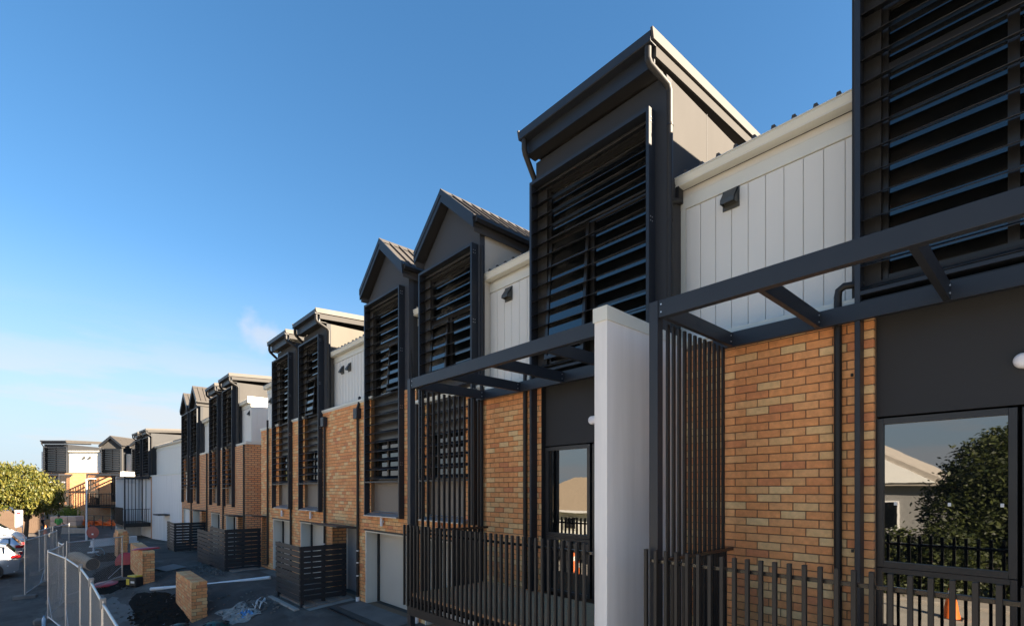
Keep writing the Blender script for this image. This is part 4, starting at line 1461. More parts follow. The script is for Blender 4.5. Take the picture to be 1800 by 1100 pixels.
# battery light box
c = at(237, 1030, 17.1)
T = Thing('tool_case', 'small black and yellow tool case on the ground against the brick wall', 'tool case', (c.x, c.y, c.z))
rz = VIEW_AZ - pi / 2 - .35
ex = Vector((cos(rz), sin(rz), 0)); ey = Vector((-sin(rz), cos(rz), 0)); ez = Vector((0, 0, 1))
def cc(x, y, z): return Vector(c) + ex * x + ey * y + ez * z
m_ = MB(); m_.obox(cc(0, 0, .18), ex, ey, ez, .24, .14, .15, .03); bd = T.part(m_, 'case_body', M_BLACK)
m_ = MB(); m_.obox(cc(0, 0, .355), ex, ey, ez, .20, .12, .025, .012); T.part(m_, 'case_lid', M_YELLOW)
m_ = MB(); m_.obox(cc(-.135, -.142, .17), ex, ey, ez, .075, .004, .10, .002); T.part(m_, 'yellow_label', M_YELLOW, bd)
m_ = MB(); m_.obox(cc(.10, -.142, .17), ex, ey, ez, .09, .004, .035, .002); T.part(m_, 'white_label', M_PVC, bd)
for sx in (-.2, .2):
    m_ = MB(); m_.obox(cc(sx, 0, .015), ex, ey, ez, .03, .13, .015); T.part(m_, 'foot', M_BLACK)

# green domed drain covers at the bottom edge
def drain_dome(label, c, r):
    T = Thing('drain_cover', label, 'drain cover', c, group='green drain covers')
    mb = MB(); n = 30
    rings = [(1.0, -.10), (1.0, 0), (.97, .03), (.80, .11), (.55, .17), (.25, .20), (.02, .205)]
    for k, z in rings:
        for j in range(n):
            a = 2 * pi * j / n
            mb.v.append(Vector(c) + Vector((r * k * cos(a), r * k * sin(a), z * r / .35)))
    for i in range(len(rings) - 1):
        for j in range(n): mb.f.append([i * n + j, i * n + (j + 1) % n, (i + 1) * n + (j + 1) % n, (i + 1) * n + j])
    T.part(mb, 'cover', M_GREEN, sharp=40)
    for k in range(8):
        a = 2 * pi * k / 8
        h = MB(); h.obox(Vector(c) + Vector((r * .66 * cos(a), r * .66 * sin(a), .155 * r / .35)), (-sin(a), cos(a), 0), Vector((cos(a) * .9, sin(a) * .9, -.35)).normalized(), Vector((cos(a) * .35, sin(a) * .35, .93)).normalized(), .04, .055, .012, .005)
        T.part(h, 'lifting_slot', M_BLACK)
c = at(379, 1106, 11.9); drain_dome('larger green domed drain cover right of the nearest brick wall', (c.x, c.y, c.z), .36)
c = at(315, 1106, 12.4); drain_dome('small green domed drain cover left of the nearest brick wall foot', (c.x, c.y, c.z), .26)

# crumpled sheets of plastic and rubbish
def crumple(name, m, c, rx, ry, seed, h=.09, label=None, cat='plastic sheet', n=22, group=None):
    r = random.Random(seed); V = []; Fc = []
    for j in range(n):
        for i in range(n):
            u, v = i / (n - 1) * 2 - 1, j / (n - 1) * 2 - 1
            k = 1 + .15 * sin(5 * atan2(v, u) + seed)
            x = c[0] + u * rx * k; y = c[1] + v * ry * k
            z = gz(x, y) + .012 + h * max(0, (sin(9 * u + seed) * cos(7 * v + 2 * seed) + r.uniform(-.8, .9)) * .5) * (1 - max(abs(u), abs(v)) ** 4)
            V.append((x, y, z))
    for j in range(n - 1):
        for i in range(n - 1):
            if r.random() < .93: Fc.append((j * n + i, j * n + i + 1, (j + 1) * n + i + 1, (j + 1) * n + i))
    me = bpy.data.meshes.new(name); me.from_pydata(V, [], Fc); me.materials.append(m)
    o = bpy.data.objects.new(name, me); COL.objects.link(o)
    if label: tag(o, label, cat, group)
    return o
m_film = mat('dirty_white_film', (.24, .225, .20), .6, 0, .75, 5)
crumple('plastic_sheet', m_film, (-14.0, 3.35), .85, .33, 2, .08, 'crumpled dirty white plastic sheet on the ground by the nearest wall')
crumple('plastic_sheet', M_BLUE, (-13.75, 3.45), .28, .13, 5, .10, 'crumpled blue plastic scrap lying on the dirty white sheet')
crumple('plastic_sheet', M_BLUE, (-15.6, 2.0), .25, .05, 6, .05, 'small blue plastic strip on the dark soil at the bottom edge', n=12)
rb = MB(); r = random.Random(4)
for k in range(520):
    if k < 200: x, y = r.gauss(-14.2, .5), r.gauss(3.95, .25)
    elif k < 330: x, y = r.gauss(-21.3, 1.0), r.gauss(4.1, .18)
    else: x, y = r.uniform(-26, -15), r.uniform(.5, 3.6)
    s = r.uniform(.008, .034)
    a = r.uniform(0, 3.1)
    rb.obox((x, y, gz(x, y) + s * .5), (cos(a), sin(a), r.uniform(-.3, .3)), (-sin(a), cos(a), 0), (0, 0, 1), s * r.uniform(.6, 2), s * .6, s * .5)
rb.build('rubble', M_CONCD, kind='stuff')
cl = MB()
for k in range(900):
    cx_, cy_, rx_, ry_ = [(-16.9, 2.05, 2.5, .6), (-24.4, 1.75, 3.1, 1.0), (-31.5, 1.9, 2.2, .8)][0 if k < 560 else (1 if k < 800 else 2)]
    a = r.uniform(0, 6.3); q = sqrt(r.random()) * 1.04
    x, y = cx_ + rx_ * q * cos(a), cy_ + ry_ * q * sin(a)
    s = r.uniform(.01, .045); a = r.uniform(0, 3)
    cl.obox((x, y, gz(x, y) + .05 * (1 - q) + s * .3), (cos(a), sin(a), r.uniform(-.4, .4)), (-sin(a), cos(a), r.uniform(-.3, .3)), (0, 0, 1), s, s * .7, s * .6, s * .3)
cl.build('soil_clods', mat('dry_soil_clod', (.032, .025, .019), .95, spec=.08), kind='stuff')
cb = MB()
for k in range(5):
    x, y = -14.35 + r.uniform(-.2, .2), 4.05 + r.uniform(-.15, .1)
    P = [(x + .15 * t + r.uniform(-.03, .03), y - .1 * t + r.uniform(-.05, .05), gz(x, y) + .03 + .09 * sin(t * 1.5 + k)) for t in range(5)]
    cb.tube(P, .012, 6)
tag(cb.build('cable_offcuts', M_PVC), 'loose white cable offcuts at the foot of the nearest slatted screen', 'cable')
for lab, x, y, sx, sy, a in (('weathered plywood sheet lying on the driveway behind the nearest brick wall', -23.3, 3.2, .62, .35, .2),):
    mb = MB(); mb.obox((x, y, gz(x, y) + .05), (cos(a), sin(a), 0), (-sin(a), cos(a), .12), (0, -.12, 1), sx, sy, .01, .003)
    tag(mb.build('plywood_sheet', M_PLY), lab, 'plywood')
# coil of pale blue rope
mb = MB(); c = at(175, 969, 25.2)
P = [c + Vector((.17 * cos(t) * .7 + .02 * sin(3 * t), .22 * sin(t) * .9, .26 * cos(t + .4) * .8 + .02 * sin(5 * t))) for t in [i * .42 for i in range(46)]]
mb.tube(P, .011, 5, False); o = mb.build('rope_coil', mat('pale_blue_rope', (.25, .45, .55), .6)); tag(o, 'tangled coil of pale blue rope standing on the driveway', 'rope')
# water bottle
T = Thing('water_bottle', 'clear plastic water bottle on the ground at the foot of the wire fence', 'bottle', at(77, 1100, 13.7))
c = at(77, 1100, 13.7); mb = MB()
mb.tube([c + Vector((0, 0, z)) for z in (-.02, 0, .09, .17, .22, .25, .26)], [.042, .045, .045, .046, .035, .017, .016], 14)
T.part(mb, 'bottle_body', mat('clear_blue_plastic', (.45, .62, .78), .12, 0, .02), sharp=60)
mb = MB(); mb.tube([c + Vector((0, 0, .262)), c + Vector((0, 0, .285))], .019, 12); T.part(mb, 'cap', M_BLUE)

# ---- temporary wire fence
FG = "temporary wire fence panels beside the road"
def fence_panel(p, q, label, top=1.07, mesh=True, brace=True):
    p, q = Vector((*p, 0)), Vector((*q, 0))
    T = Thing('fence_panel', label, 'fence panel', (p.x, p.y, gz(p.x, p.y)), group=FG)
    d = (q - p); L = d.length; d.normalize()
    p = p + d * .03; q = q - d * .03; L -= .06
    g0, g1 = gz(p.x, p.y), gz(q.x, q.y)
    for a, g in ((p, g0), (q, g1)):
        m = MB(); m.tube([(a.x, a.y, g + .02), (a.x, a.y, top + .05)], .021, 10); T.part(m, 'post', M_GALV, sharp=60)
        b = MB(); nn = Vector((-d.y, d.x, 0)); b.obox((a.x, a.y, g + .05), d, nn, (0, 0, 1), .11, .30, .07, .02); T.part(b, 'concrete_foot', M_CONCD)
    for z0, z1 in ((top, top), (g0 + .17, g1 + .17)):
        m = MB(); m.tube([(p.x, p.y, z0), (q.x, q.y, z1)], .019, 10); T.part(m, 'rail', M_GALV, sharp=60)
    if brace:
        m = MB(); m.tube([(q.x, q.y, (top + g1) / 2 - .25), (q.x - d.x * .55, q.y - d.y * .55, g1 + .17)], .010, 8); T.part(m, 'brace', M_GALV)
    if mesh:
        m = MB(); H_ = top - (g0 + .17); pitch = .072
        n = int((L + H_) / pitch)
        def P(u, v): return p + d * u + Vector((0, 0, g0 + .17 + v))
        for s_ in (1, -1):
            for k in range(n):
                u0 = k * pitch - H_
                a0, b0 = u0, 0.0; a1, b1 = u0 + H_, H_
                if a0 < 0: b0 = -a0; a0 = 0
                if a1 > L: b1 = H_ - (a1 - L); a1 = L
                if b1 - b0 < .03: continue
                if s_ < 0: A, B = P(L - a0, b0), P(L - a1, b1)
                else: A, B = P(a0, b0), P(a1, b1)
                m.bar(A, B, .0038, .0038)
        T.part(m, 'wire_mesh', M_WIRE, kind='stuff')
    return T
run = [(-7.35, .57), (-9.8, .50), (-12.2, .45), (-14.55, .36), (-16.85, .14), (-19.1, -.22)]
labs = ['nearest wire fence panel at the bottom left corner', 'second wire fence panel from the bottom left corner, clamped to the nearest', 'wire fence panel in the middle of the straight run',
        'fourth wire fence panel of the straight run', 'wire fence panel at the far end of the straight run, next to the zigzag']
for a, b, l in zip(run, run[1:], labs): fence_panel(a, b, l)
for k, (x, y) in enumerate(run[1:4]):
    mb = MB(); mb.box(x - .05, x + .05, y - .035, y + .035, .92, 1.0, .008)
    mb2 = MB(); mb2.box(x - .045, x + .045, y - .04, y + .04, 1.0, 1.16, .01)
    tag(mb2.build('post_cap', M_CONC), ['nearest grey clamp block on top of the wire fence', 'second grey clamp block on top of the wire fence', 'third grey clamp block on top of the wire fence'][k], 'fence clamp', 'fence clamps')
fence_panel((-19.15, -.2), (-21.0, .12), 'short wire fence panel turning back towards the houses')
fence_panel((-21.9, .18), (-23.2, 1.75), 'wire fence panel standing crosswise between the log and the brick wall')
fence_panel((-23.7, -.85), (-26.0, -.38), 'wire fence panel catching the sun beside the parked cars')
fence_panel((-26.05, -.36), (-28.4, -.05), 'wire fence panel behind the sunlit one')
fence_panel((-21.05, .12), (-21.85, -.0), 'narrow wire fence panel joining the crosswise panel')
fence_panel((-28.9, -.6), (-31.2, -.25), 'wire fence panel farther along beside the white van', mesh=True)
fence_panel((-31.3, -.2), (-33.5, .4), 'farthest wire fence panel before the person in green')

# ---- cars
def car(name, label, loc, rz, paint, prof, wheels, L, hw, belt_glass, lamp_f, lamp_r, group=None, cat='car'):
    """prof: stations (x, z bottom, z belt, z roof, half-width factor, roof half-width factor)"""
    root = tag(empty(name, loc, rz), label, cat, group)
    V, Fc = [], []
    def ring(st):
        x, zb, zl, zr, k, kr = st
        zr = max(zr, zl + .02)
        half = [(0, zb), (hw * k * .9, zb), (hw * k, zb + (zl - zb) * .45), (hw * k * .97, zl), (hw * kr * k, zl + (zr - zl) * .86), (hw * kr * k * .8, zr - .015), (0, zr)]
        full = half + [(-y, z) for y, z in half[-2:0:-1]]
        return [(x, y, z) for y, z in full]
    n = 12
    for st in prof: V += ring(st)
    for i in range(len(prof) - 1):
        for j in range(n):
            Fc.append((i * n + j, i * n + (j + 1) % n, (i + 1) * n + (j + 1) % n, (i + 1) * n + j))
    Fc.append(tuple(range(n))); Fc.append(tuple((len(prof) - 1) * n + j for j in range(n))[::-1])
    def mk(nm, v, f, m, par, sm=True):
        me = bpy.data.meshes.new(nm); me.from_pydata(v, [], f); me.materials.append(m)
        o = bpy.data.objects.new(nm, me); COL.objects.link(o); o.parent = par
        import bmesh
        bm = bmesh.new(); bm.from_mesh(me); bmesh.ops.remove_doubles(bm, verts=bm.verts, dist=1e-5); bmesh.ops.recalc_face_normals(bm, faces=bm.faces); bm.to_mesh(me); bm.free()
        if sm: smooth_by_angle(o, 38)
        return o
    body = mk('body', V, Fc, paint, root)
    # glass panels float 6 mm proud of the shell
    for s, a, b in belt_glass:
        A = [Vector(p) for p in ring(prof[a])]; B = [Vector(p) for p in ring(prof[b])]
        if s == 'side':
            for lo_, hi_ in ((3, 4), (9, 8)):
                q = [A[lo_].lerp(A[hi_], .10), B[lo_].lerp(B[hi_], .10), B[lo_].lerp(B[hi_], .92), A[lo_].lerp(A[hi_], .92)]
                q = [q[0].lerp(q[1], .04), q[1].lerp(q[0], .04), q[2].lerp(q[3], .04), q[3].lerp(q[2], .04)]
                sg = 1 if lo_ == 3 else -1
                q = [v + Vector((0, .007 * sg, .002)) for v in q]
                mk('window', q, [(0, 1, 2, 3)], M_GLASS, root, False)
        else:
            off = Vector((-.006 if s == 'front' else .006, 0, .008))
            P = [A[4].lerp(A[5], .2), A[5], A[6], A[7], A[8].lerp(A[7], .2)]; Q = [B[4].lerp(B[5], .2), B[5], B[6], B[7], B[8].lerp(B[7], .2)]
            v = [p.lerp(q, .06) + off for p, q in zip(P, Q)] + [p.lerp(q, .94) + off for p, q in zip(P, Q)]
            mk('windscreen' if s == 'front' else 'rear_window', v, [(i, i + 1, i + 6, i + 5) for i in range(4)], M_GLASS, root, False)
    for x, r in wheels:
        for sg in (1, -1):
            y = sg * (hw - .10)
            w = MB(); w.tube([(x, y - .11, r), (x, y - .09, r), (x, y + .09, r), (x, y + .11, r)], [r * .9, r, r, r * .9], 24)
            wo = w.build('wheel', M_TYRE, root); smooth_by_angle(wo)
            rm = MB(); yo = y + sg * .112
            rm.tube([(x, yo - sg * .03, r), (x, yo, r)], [r * .66, r * .62], 20)
            rm.v += []
            for k in range(5):
                a = 2 * pi * k / 5
                rm.obox((x + cos(a) * r * .33, yo + sg * .006, r + sin(a) * r * .33), (cos(a), 0, sin(a)), (0, 1, 0), (-sin(a), 0, cos(a)), r * .3, .01, r * .07)
            rm.build('rim', M_ALLOY, wo)
            ar = MB(); ar.tube([(x, sg * (hw - .10), r + .02), (x, sg * (hw + .004), r + .02)], r * 1.14, 24)
            ar.build('wheel_arch', M_BLACK, root)
    for (x, z, sz, mm, nm) in ((0.0, lamp_f, .13, M_LENSC, 'headlight'), (L, lamp_r, .12, M_LENSR, 'tail_light')):
        for sg in (1, -1):
            l = MB(); xx = x + (.09 if x < 1 else -.10)
            l.obox((xx, sg * hw * .86, z), (1, 0, 0), (0, 1, 0), (0, 0, 1), .15, hw * .125, sz * .55, .03)
            l.build(nm, mm, root)
    for sg in (1, -1):
        m = MB(); i = belt_glass[0][1]; st = prof[i]
        m.obox((st[0] + .25, sg * (hw + .07), st[2] + .07), (1, 0, 0), (0, 1, 0), (0, 0, 1), .07, .10, .065, .03)
        m.build('wing_mirror', paint, root)
    return root
HATCH = [(0, .32, .55, .62, .70, .8), (.12, .22, .62, .70, .88, .8), (.6, .20, .74, .84, .97, .8), (1.15, .20, .88, .96, 1, .78), (1.9, .20, .93, 1.40, 1, .74), (2.6, .20, .95, 1.47, 1, .74), (3.35, .20, .97, 1.44, 1, .74), (3.85, .22, 1.0, 1.38, .98, .73), (4.12, .26, .98, 1.04, .93, .80), (4.25, .34, .80, .86, .85, .8)]
VAN = [(0, .42, .80, .88, .72, .85), (.08, .30, .95, 1.03, .92, .85), (.30, .28, 1.10, 1.18, .98, .84), (.48, .28, 1.15, 1.26, 1, .82), (1.25, .28, 1.17, 1.86, 1, .80), (1.9, .28, 1.18, 1.97, 1, .82), (3.6, .28, 1.18, 1.98, 1, .82), (4.6, .28, 1.18, 1.95, 1, .82), (4.75, .34, 1.15, 1.85, .97, .80), (4.8, .40, 1.1, 1.6, .94, .78)]
HG = [('front', 3, 4), ('side', 4, 5), ('side', 5, 6), ('side', 6, 7), ('rear', 7, 8)]
VG = [('front', 3, 4), ('side', 4, 5), ('side', 5, 6), ('side', 6, 7)]
HW = [(.85, .31), (3.45, .31)]
car('parked_car', 'silver hatchback parked at the left edge, tail towards the wire fence', (-29.6, -5.45, -.83), radians(90), M_SILVER, HATCH, HW, 4.25, .88, HG, .66, .90, 'parked cars')
car('parked_car', 'second silver hatchback half hidden between the first one and the van', (-34.9, -5.55, -.85), radians(90), M_SILVER, HATCH, HW, 4.25, .88, HG, .66, .90, 'parked cars')
car('parked_van', 'white van with a sloping windscreen behind the silver hatchbacks', (-40.8, -1.45, -.86), radians(-90), M_VANW, VAN, [(.95, .34), (3.8, .34)], 4.8, .95, VG, .78, 1.1, 'parked cars', 'van')

# ---- trees and shrubs
def leaf_cloud(name, m, blobs, n, size, seed, parent, droop=0.0, off=(0, 0, 0)):
    r = random.Random(seed)
    v, f = [], []
    vol = [b[3] * b[4] * b[5] for b in blobs]; tot = sum(vol)
    for b, w in zip(blobs, vol):
        for _ in range(int(n * w / tot)):
            while True:
                p = Vector((r.uniform(-1, 1), r.uniform(-1, 1), r.uniform(-1, 1)))
                if p.length <= 1: break
            L = p.length
            p = p * ((.45 + .55 * L) / max(L, .05)) if r.random() < .8 else p
            nz_ = sin(p.x * 5 + seed) * sin(p.y * 6 + 1) * sin(p.z * 5 + 2)
            if nz_ < -.28: continue
            c = Vector((b[0] + p.x * b[3], b[1] + p.y * b[4], b[2] + p.z * b[5])) 
            k = r.randint(3, 6)
            for _q in range(k):
                cc_ = c + Vector((r.gauss(0, 1), r.gauss(0, 1), r.gauss(0, 1) - droop * r.random() * 2)) * size * 1.4
                d = Vector((r.gauss(0, 1), r.gauss(0, 1), r.gauss(0, .7) - droop * 2)).normalized()
                e = d.cross(Vector((r.gauss(0, 1), r.gauss(0, 1), r.gauss(0, 1)))).normalized()
                s = size * r.uniform(.6, 1.3)
                i = len(v)
                v += [cc_ - d * s, cc_ + e * s * .42, cc_ + d * s, cc_ - e * s * .42]
                f.append((i, i + 1, i + 2, i + 3))
    off = Vector(off)
    me = bpy.data.meshes.new(name); me.from_pydata([tuple(q - off) for q in v], [], f); me.materials.append(m)
    o = bpy.data.objects.new(name, me); COL.objects.link(o); o.parent = parent
    return o

def tree(name, label, base, h, blobs, n, size, m, seed, droop=0, trunk_r=.16, cat='tree', group=None, limbs=True):
    root = tag(empty(name, base), label, cat, group)
    b = Vector(base); r = random.Random(seed)
    t = MB(); P = [b + Vector((0, 0, -.1))]; Rr = [trunk_r * 1.25]
    for i in range(1, 6):
        P.append(b + Vector((r.uniform(-.1, .1) * i * .4, r.uniform(-.1, .1) * i * .4, h * .11 * i))); Rr.append(trunk_r * (1 - .1 * i))
    t.tube(P, Rr, 10)
    tr = t.build('trunk', M_BARK, root, b, True)
    if limbs:
        for bl in blobs:
            l = MB(); c = Vector((b.x + bl[0], b.y + bl[1], b.z + bl[2])); mid = (P[-2] + c) / 2 + Vector((0, 0, .15))
            l.tube([P[-3], mid, c], [trunk_r * .5, trunk_r * .35, trunk_r * .12], 7)
            l.build('limb', M_BARK, root, b, True)
    leaf_cloud('crown', m, [(b.x + x, b.y + y, b.z + z, a, c, d) for x, y, z, a, c, d in blobs], n, size, seed, root, droop, b)
    return root
c = at(44, 900, 34)
tree('street_tree', 'yellow green weeping tree behind the parked cars at the left edge', (c.x, c.y, -.9), 4.6,
     [(.1, -.2, 4.1, 1.3, 1.3, 1.35), (-.1, 1.15, 3.4, .8, .8, 1.2), (.3, -1.4, 4.0, 1.2, 1.3, 1.5), (.5, .4, 3.2, 1.1, 1.0, 1.0), (.2, -2.6, 3.6, 1.0, 1.2, 1.6)], 6500, .10, M_LEAFY, 5, droop=.9, trunk_r=.15)
c = at(120, 903, 45)
tree('shrub', 'small bright green bush under the balcony of the sunlit terrace', (c.x, c.y, -.6), 2.0, [(0, 0, 1.1, .55, .55, .62), (.2, .35, 1.3, .4, .45, .5), (-.2, -.4, 1.0, .4, .4, .5)], 420, .09, M_LEAFB, 9, trunk_r=.04, cat='bush', limbs=False)
gr = MB(); r = random.Random(2)
for k in range(900):
    x, y = r.uniform(-29.2, -26.6), r.uniform(-3.9, -1.75)
    if (y + 1.75) > -(x + 29.2) * -.25 * 0 and y > -1.75 - (x + 26.6) * -.22: continue
    z = gz(x, y); a = r.uniform(0, 6.3); h = r.uniform(.05, .12)
    gr.quad((x, y, z), (x + .02 * cos(a), y + .02 * sin(a), z), (x + .03 * cos(a + 1), y + .03 * sin(a + 1), z + h))
gr.build('grass', M_GRASS, kind='stuff')
patch('grass_verge', mat('grass_ground', (.05, .10, .015), .9, 0, .3, 5), (-27.9, -3.0, 1.4, 1.1), .008, irregular=.1)

# ---- things at the end of the street
c = at(30, 920, 43)
T = Thing('timber_fence', 'brown vertical board fence behind the weeping tree', 'fence', (c.x, c.y, -.95))
fr = at(-60, 895, 43); to = at(72, 895, 43)
d = (to - fr); d.z = 0; L = d.length; d.normalize(); nn = Vector((-d.y, d.x, 0))
me = None; n = int(L / .16)
for k in range(n):
    p = fr + d * (k + .5) * L / n
    if me is None: me = MB().obox((0, 0, .9), d, nn, (0, 0, 1), .075, .011, .95).mesh('board', M_FENCE)
    T.piece('board', me, (p.x, p.y, -.85 + random.uniform(-.01, .01)))
rl = MB()
for z in (-.3, .5): rl.bar((fr.x + nn.x * .04, fr.y + nn.y * .04, z), (to.x + nn.x * .04, to.y + nn.y * .04, z), .06, .09)
T.part(rl, 'rails', M_FENCE, kind='stuff')
c = at(20, 880, 56)
T = Thing('weatherboard_house', 'white weatherboard house behind the brown board fence', 'house', (c.x, c.y, -1))
rz = VIEW_AZ - pi / 2
def L4(x, y, z): return Vector((c.x, c.y, 0)) + R_ * x + F_ * y + Vector((0, 0, z))
hm = MB(); hm.obox(L4(-1.0, 4, .6), R_, F_, (0, 0, 1), 3.6, 3.5, 1.7); T.part(hm, 'wall', M_WB)
hb = MB()
for k in range(15): hb.obox(L4(-1.0, .49, -.9 + k * .2), R_, F_, (0, 0, 1), 3.6, .012, .09)
T.part(hb, 'weatherboards', M_WB, kind='stuff')
hr = MB(); hr.prism([L4(-4.9, 3.9, 2.0), L4(-4.9, .1, 2.2), L4(-4.9, 4, 3.3), L4(-4.9, 8, 2.2)], R_ * 7.8); T.part(hr, 'roof', M_DROOF)
hw_ = MB(); hw_.obox(L4(.6, .47, 1.0), R_, F_, (0, 0, 1), .5, .02, .55); T.part(hw_, 'window', M_GLASS)

# site notice board
c = at(33, 911, 31)
T = Thing('notice_board', 'white site notice board with a red heading on the wire fence', 'sign', (c.x, c.y, c.z - .5))
b = MB(); b.obox((c.x, c.y, c.z), R_, F_, (0, 0, 1), .235, .012, .53, .004); bd = T.part(b, 'board', M_PVC)
b = MB(); b.obox((c.x, c.y, c.z + .33) , R_, F_, (0, 0, 1), .13, .0145, .045); T.part(b, 'heading', M_RED, bd)
for k in range(6):
    b = MB(); w_ = .17 - .05 * (k % 3 == 2); q = Vector((c.x, c.y, c.z + .20 - k * .105)) - R_ * (.17 - w_)
    b.obox(q, R_, F_, (0, 0, 1), w_, .0145, .018); T.part(b, 'text_line', mat('grey_print', (.28, .28, .30), .6), bd)
for sx in (-.2, .2):
    b = MB(); q = c + R_ * sx + F_ * .03; b.tube([(q.x, q.y, -.95), (q.x, q.y, c.z + .5)], .02, 8); T.part(b, 'post', M_GALV)

# street lamp
c = at(152, 930, 36)
T = Thing('street_lamp', 'slim pale street lamp with a short arm before the sunlit terrace', 'street lamp', (c.x, c.y, -.9))
b = MB(); b.tube([(c.x, c.y, -.95), (c.x, c.y, 1.2), (c.x, c.y, 3.55)], [.07, .05, .042], 12); T.part(b, 'pole', M_PVC, sharp=60)
b = MB(); q = Vector((c.x, c.y, 3.55)); b.bar(q, q + R_ * .42 + Vector((0, 0, .04)), .08, .05); T.part(b, 'arm', M_PVC)
b = MB(); b.obox(q + R_ * .42 + Vector((0, 0, .02)), R_, F_, (0, 0, 1), .22, .09, .035, .02); T.part(b, 'lamp_head', M_PVC)

# stop sign on a white stand
c = at(163, 935, 27)
T = Thing('round_sign', 'round dark red sign on a white stand beyond the wire fence', 'sign', (c.x, c.y, gz(c.x, c.y)))
b = MB(); b.tube([c - F_ * .012, c + F_ * .012], .33, 28); bd = T.part(b, 'sign_disc', mat('faded_red_sign', (.26, .05, .045), .5))
b = MB(); b.obox(c - F_ * .014 + Vector((0, 0, -.10)) + R_ * .0, R_, F_, (0, 0, 1), .05, .004, .04); T.part(b, 'white_mark', M_PVC, bd)
b = MB(); q = c + F_ * .04; b.tube([(q.x, q.y, gz(c.x, c.y)), (q.x, q.y, c.z + .1)], .035, 10); T.part(b, 'stand', M_PVC)
b = MB(); b.obox((q.x, q.y, gz(c.x, c.y) + .03), R_, F_, (0, 0, 1), .16, .2, .03, .01); T.part(b, 'stand_foot', M_PVC)

# white barrier
a, b_ = at(160, 953, 30), at(240, 947, 33)
T = Thing('road_barrier', 'low white plastic barrier lying across the far driveway', 'barrier', (a.x, a.y, gz(a.x, a.y)))
d = (b_ - a); d.z = 0; L = d.length; d.normalize(); nn = Vector((-d.y, d.x, 0))
n = 3
for k in range(n):
    p = a + d * L * (k + .5) / n; g = gz(p.x, p.y)
    m = MB(); m.obox((p.x, p.y, g + .24), d, nn, (0, 0, 1), L / n / 2 - .02, .10, .2, .04); s_ = T.part(m, 'barrier_section', M_PVC)
    m = MB(); m.obox((p.x, p.y, g + .05), d, nn, (0, 0, 1), L / n / 2 - .02, .19, .05, .02); T.part(m, 'barrier_base', M_PVC, s_)

# orange netting with black rail
def netting(label, p0, p1, z0, h, seed):
    n, m = 40, 8; V, Fc = [], []; r = random.Random(seed)
    d = (p1 - p0); d.z = 0
    nn = Vector((-d.y, d.x, 0)).normalized()
    for j in range(m + 1):
        for i in range(n + 1):
            t = i / n
            p = p0.lerp(p1, t) + nn * (r.gauss(0, .05) + .10 * sin(t * 23 + j))
            V.append((p.x, p.y, z0 + h * j / m * (.8 + .2 * sin(t * 17 + seed)) + r.gauss(0, .015)))
    for j in range(m):
        for i in range(n): Fc.append((j * (n + 1) + i, j * (n + 1) + i + 1, (j + 1) * (n + 1) + i + 1, (j + 1) * (n + 1) + i))
    me = bpy.data.meshes.new('barrier_netting'); me.from_pydata(V, [], Fc); me.materials.append(M_ORANGE)
    o = bpy.data.objects.new('barrier_netting', me); COL.objects.link(o)
    return tag(o, label, 'netting', 'orange barrier netting')
p0, p1 = at(160, 930, 44), at(212, 930, 43)
netting('long strip of orange barrier netting across the end of the street', p0, p1, gz(p0.x, p0.y) + .05, .55, 3)
p0, p1 = at(133, 928, 43.5), at(158, 928, 43.2)
netting('heap of orange barrier netting left of the street lamp foot', p0, p1, gz(p0.x, p0.y) + .05, .65, 4)
a, b_ = at(150, 915, 43), at(212, 915, 42)
T = Thing('steel_railing', 'black steel guard rail behind the orange netting', 'railing', (a.x, a.y, gz(a.x, a.y)))
g = gz(a.x, a.y)
for z in (g + .65, g + 1.05):
    m = MB(); m.tube([(a.x, a.y, z), (b_.x, b_.y, z)], .025, 8); T.part(m, 'rail', M_BLACK)
for k in range(5):
    p = a.lerp(b_, k / 4); m = MB(); m.tube([(p.x, p.y, g - .3), (p.x, p.y, g + 1.06)], .03, 8); T.part(m, 'post', M_BLACK)
# retaining kerb and pale stacked pallet of bricks
a, b_ = at(104, 930, 41.5), at(152, 930, 41)
mb = MB(); mb.bar((a.x, a.y, -.6), (b_.x, b_.y, -.6), .25, .5, ch=.02); tag(mb.build('retaining_kerb', M_CONC), 'pale concrete kerb below the brick pallet at the street end', 'kerb')
c = at(118, 912, 43)
T = Thing('brick_pallet', 'pallet of wrapped pale bricks beside the small bush', 'pallet', (c.x, c.y, gz(c.x, c.y)))
m_pal = mat('wrapped_pale_bricks', (.50, .36, .28), .7, 0, .15, 6)
for j in range(2):
    for k in range(3):
        m = MB(); q = c + R_ * (-.75 + .75 * k); m.obox((q.x, q.y, -.38 + .42 * j + .3), R_, F_, (0, 0, 1), .36, .4, .2, .03); T.part(m, 'brick_pack', m_pal)
m = MB(); m.obox((c.x, c.y, -.42 + .1), R_, F_, (0, 0, 1), 1.2, .45, .07); T.part(m, 'pallet_base', M_TIMBER)
for lab, px in (('left raw timber stake leaning behind the orange netting', 137), ('right raw timber stake leaning behind the orange netting', 144)):
    p = at(px, 928, 43.6); mb = MB(); mb.bar((p.x, p.y, -.5), (p.x + .1 * (1 if px > 140 else -1), p.y, 1.05), .07, .07)
    tag(mb.build('timber_stake', M_TIMBER), lab, 'stake', 'timber stakes')
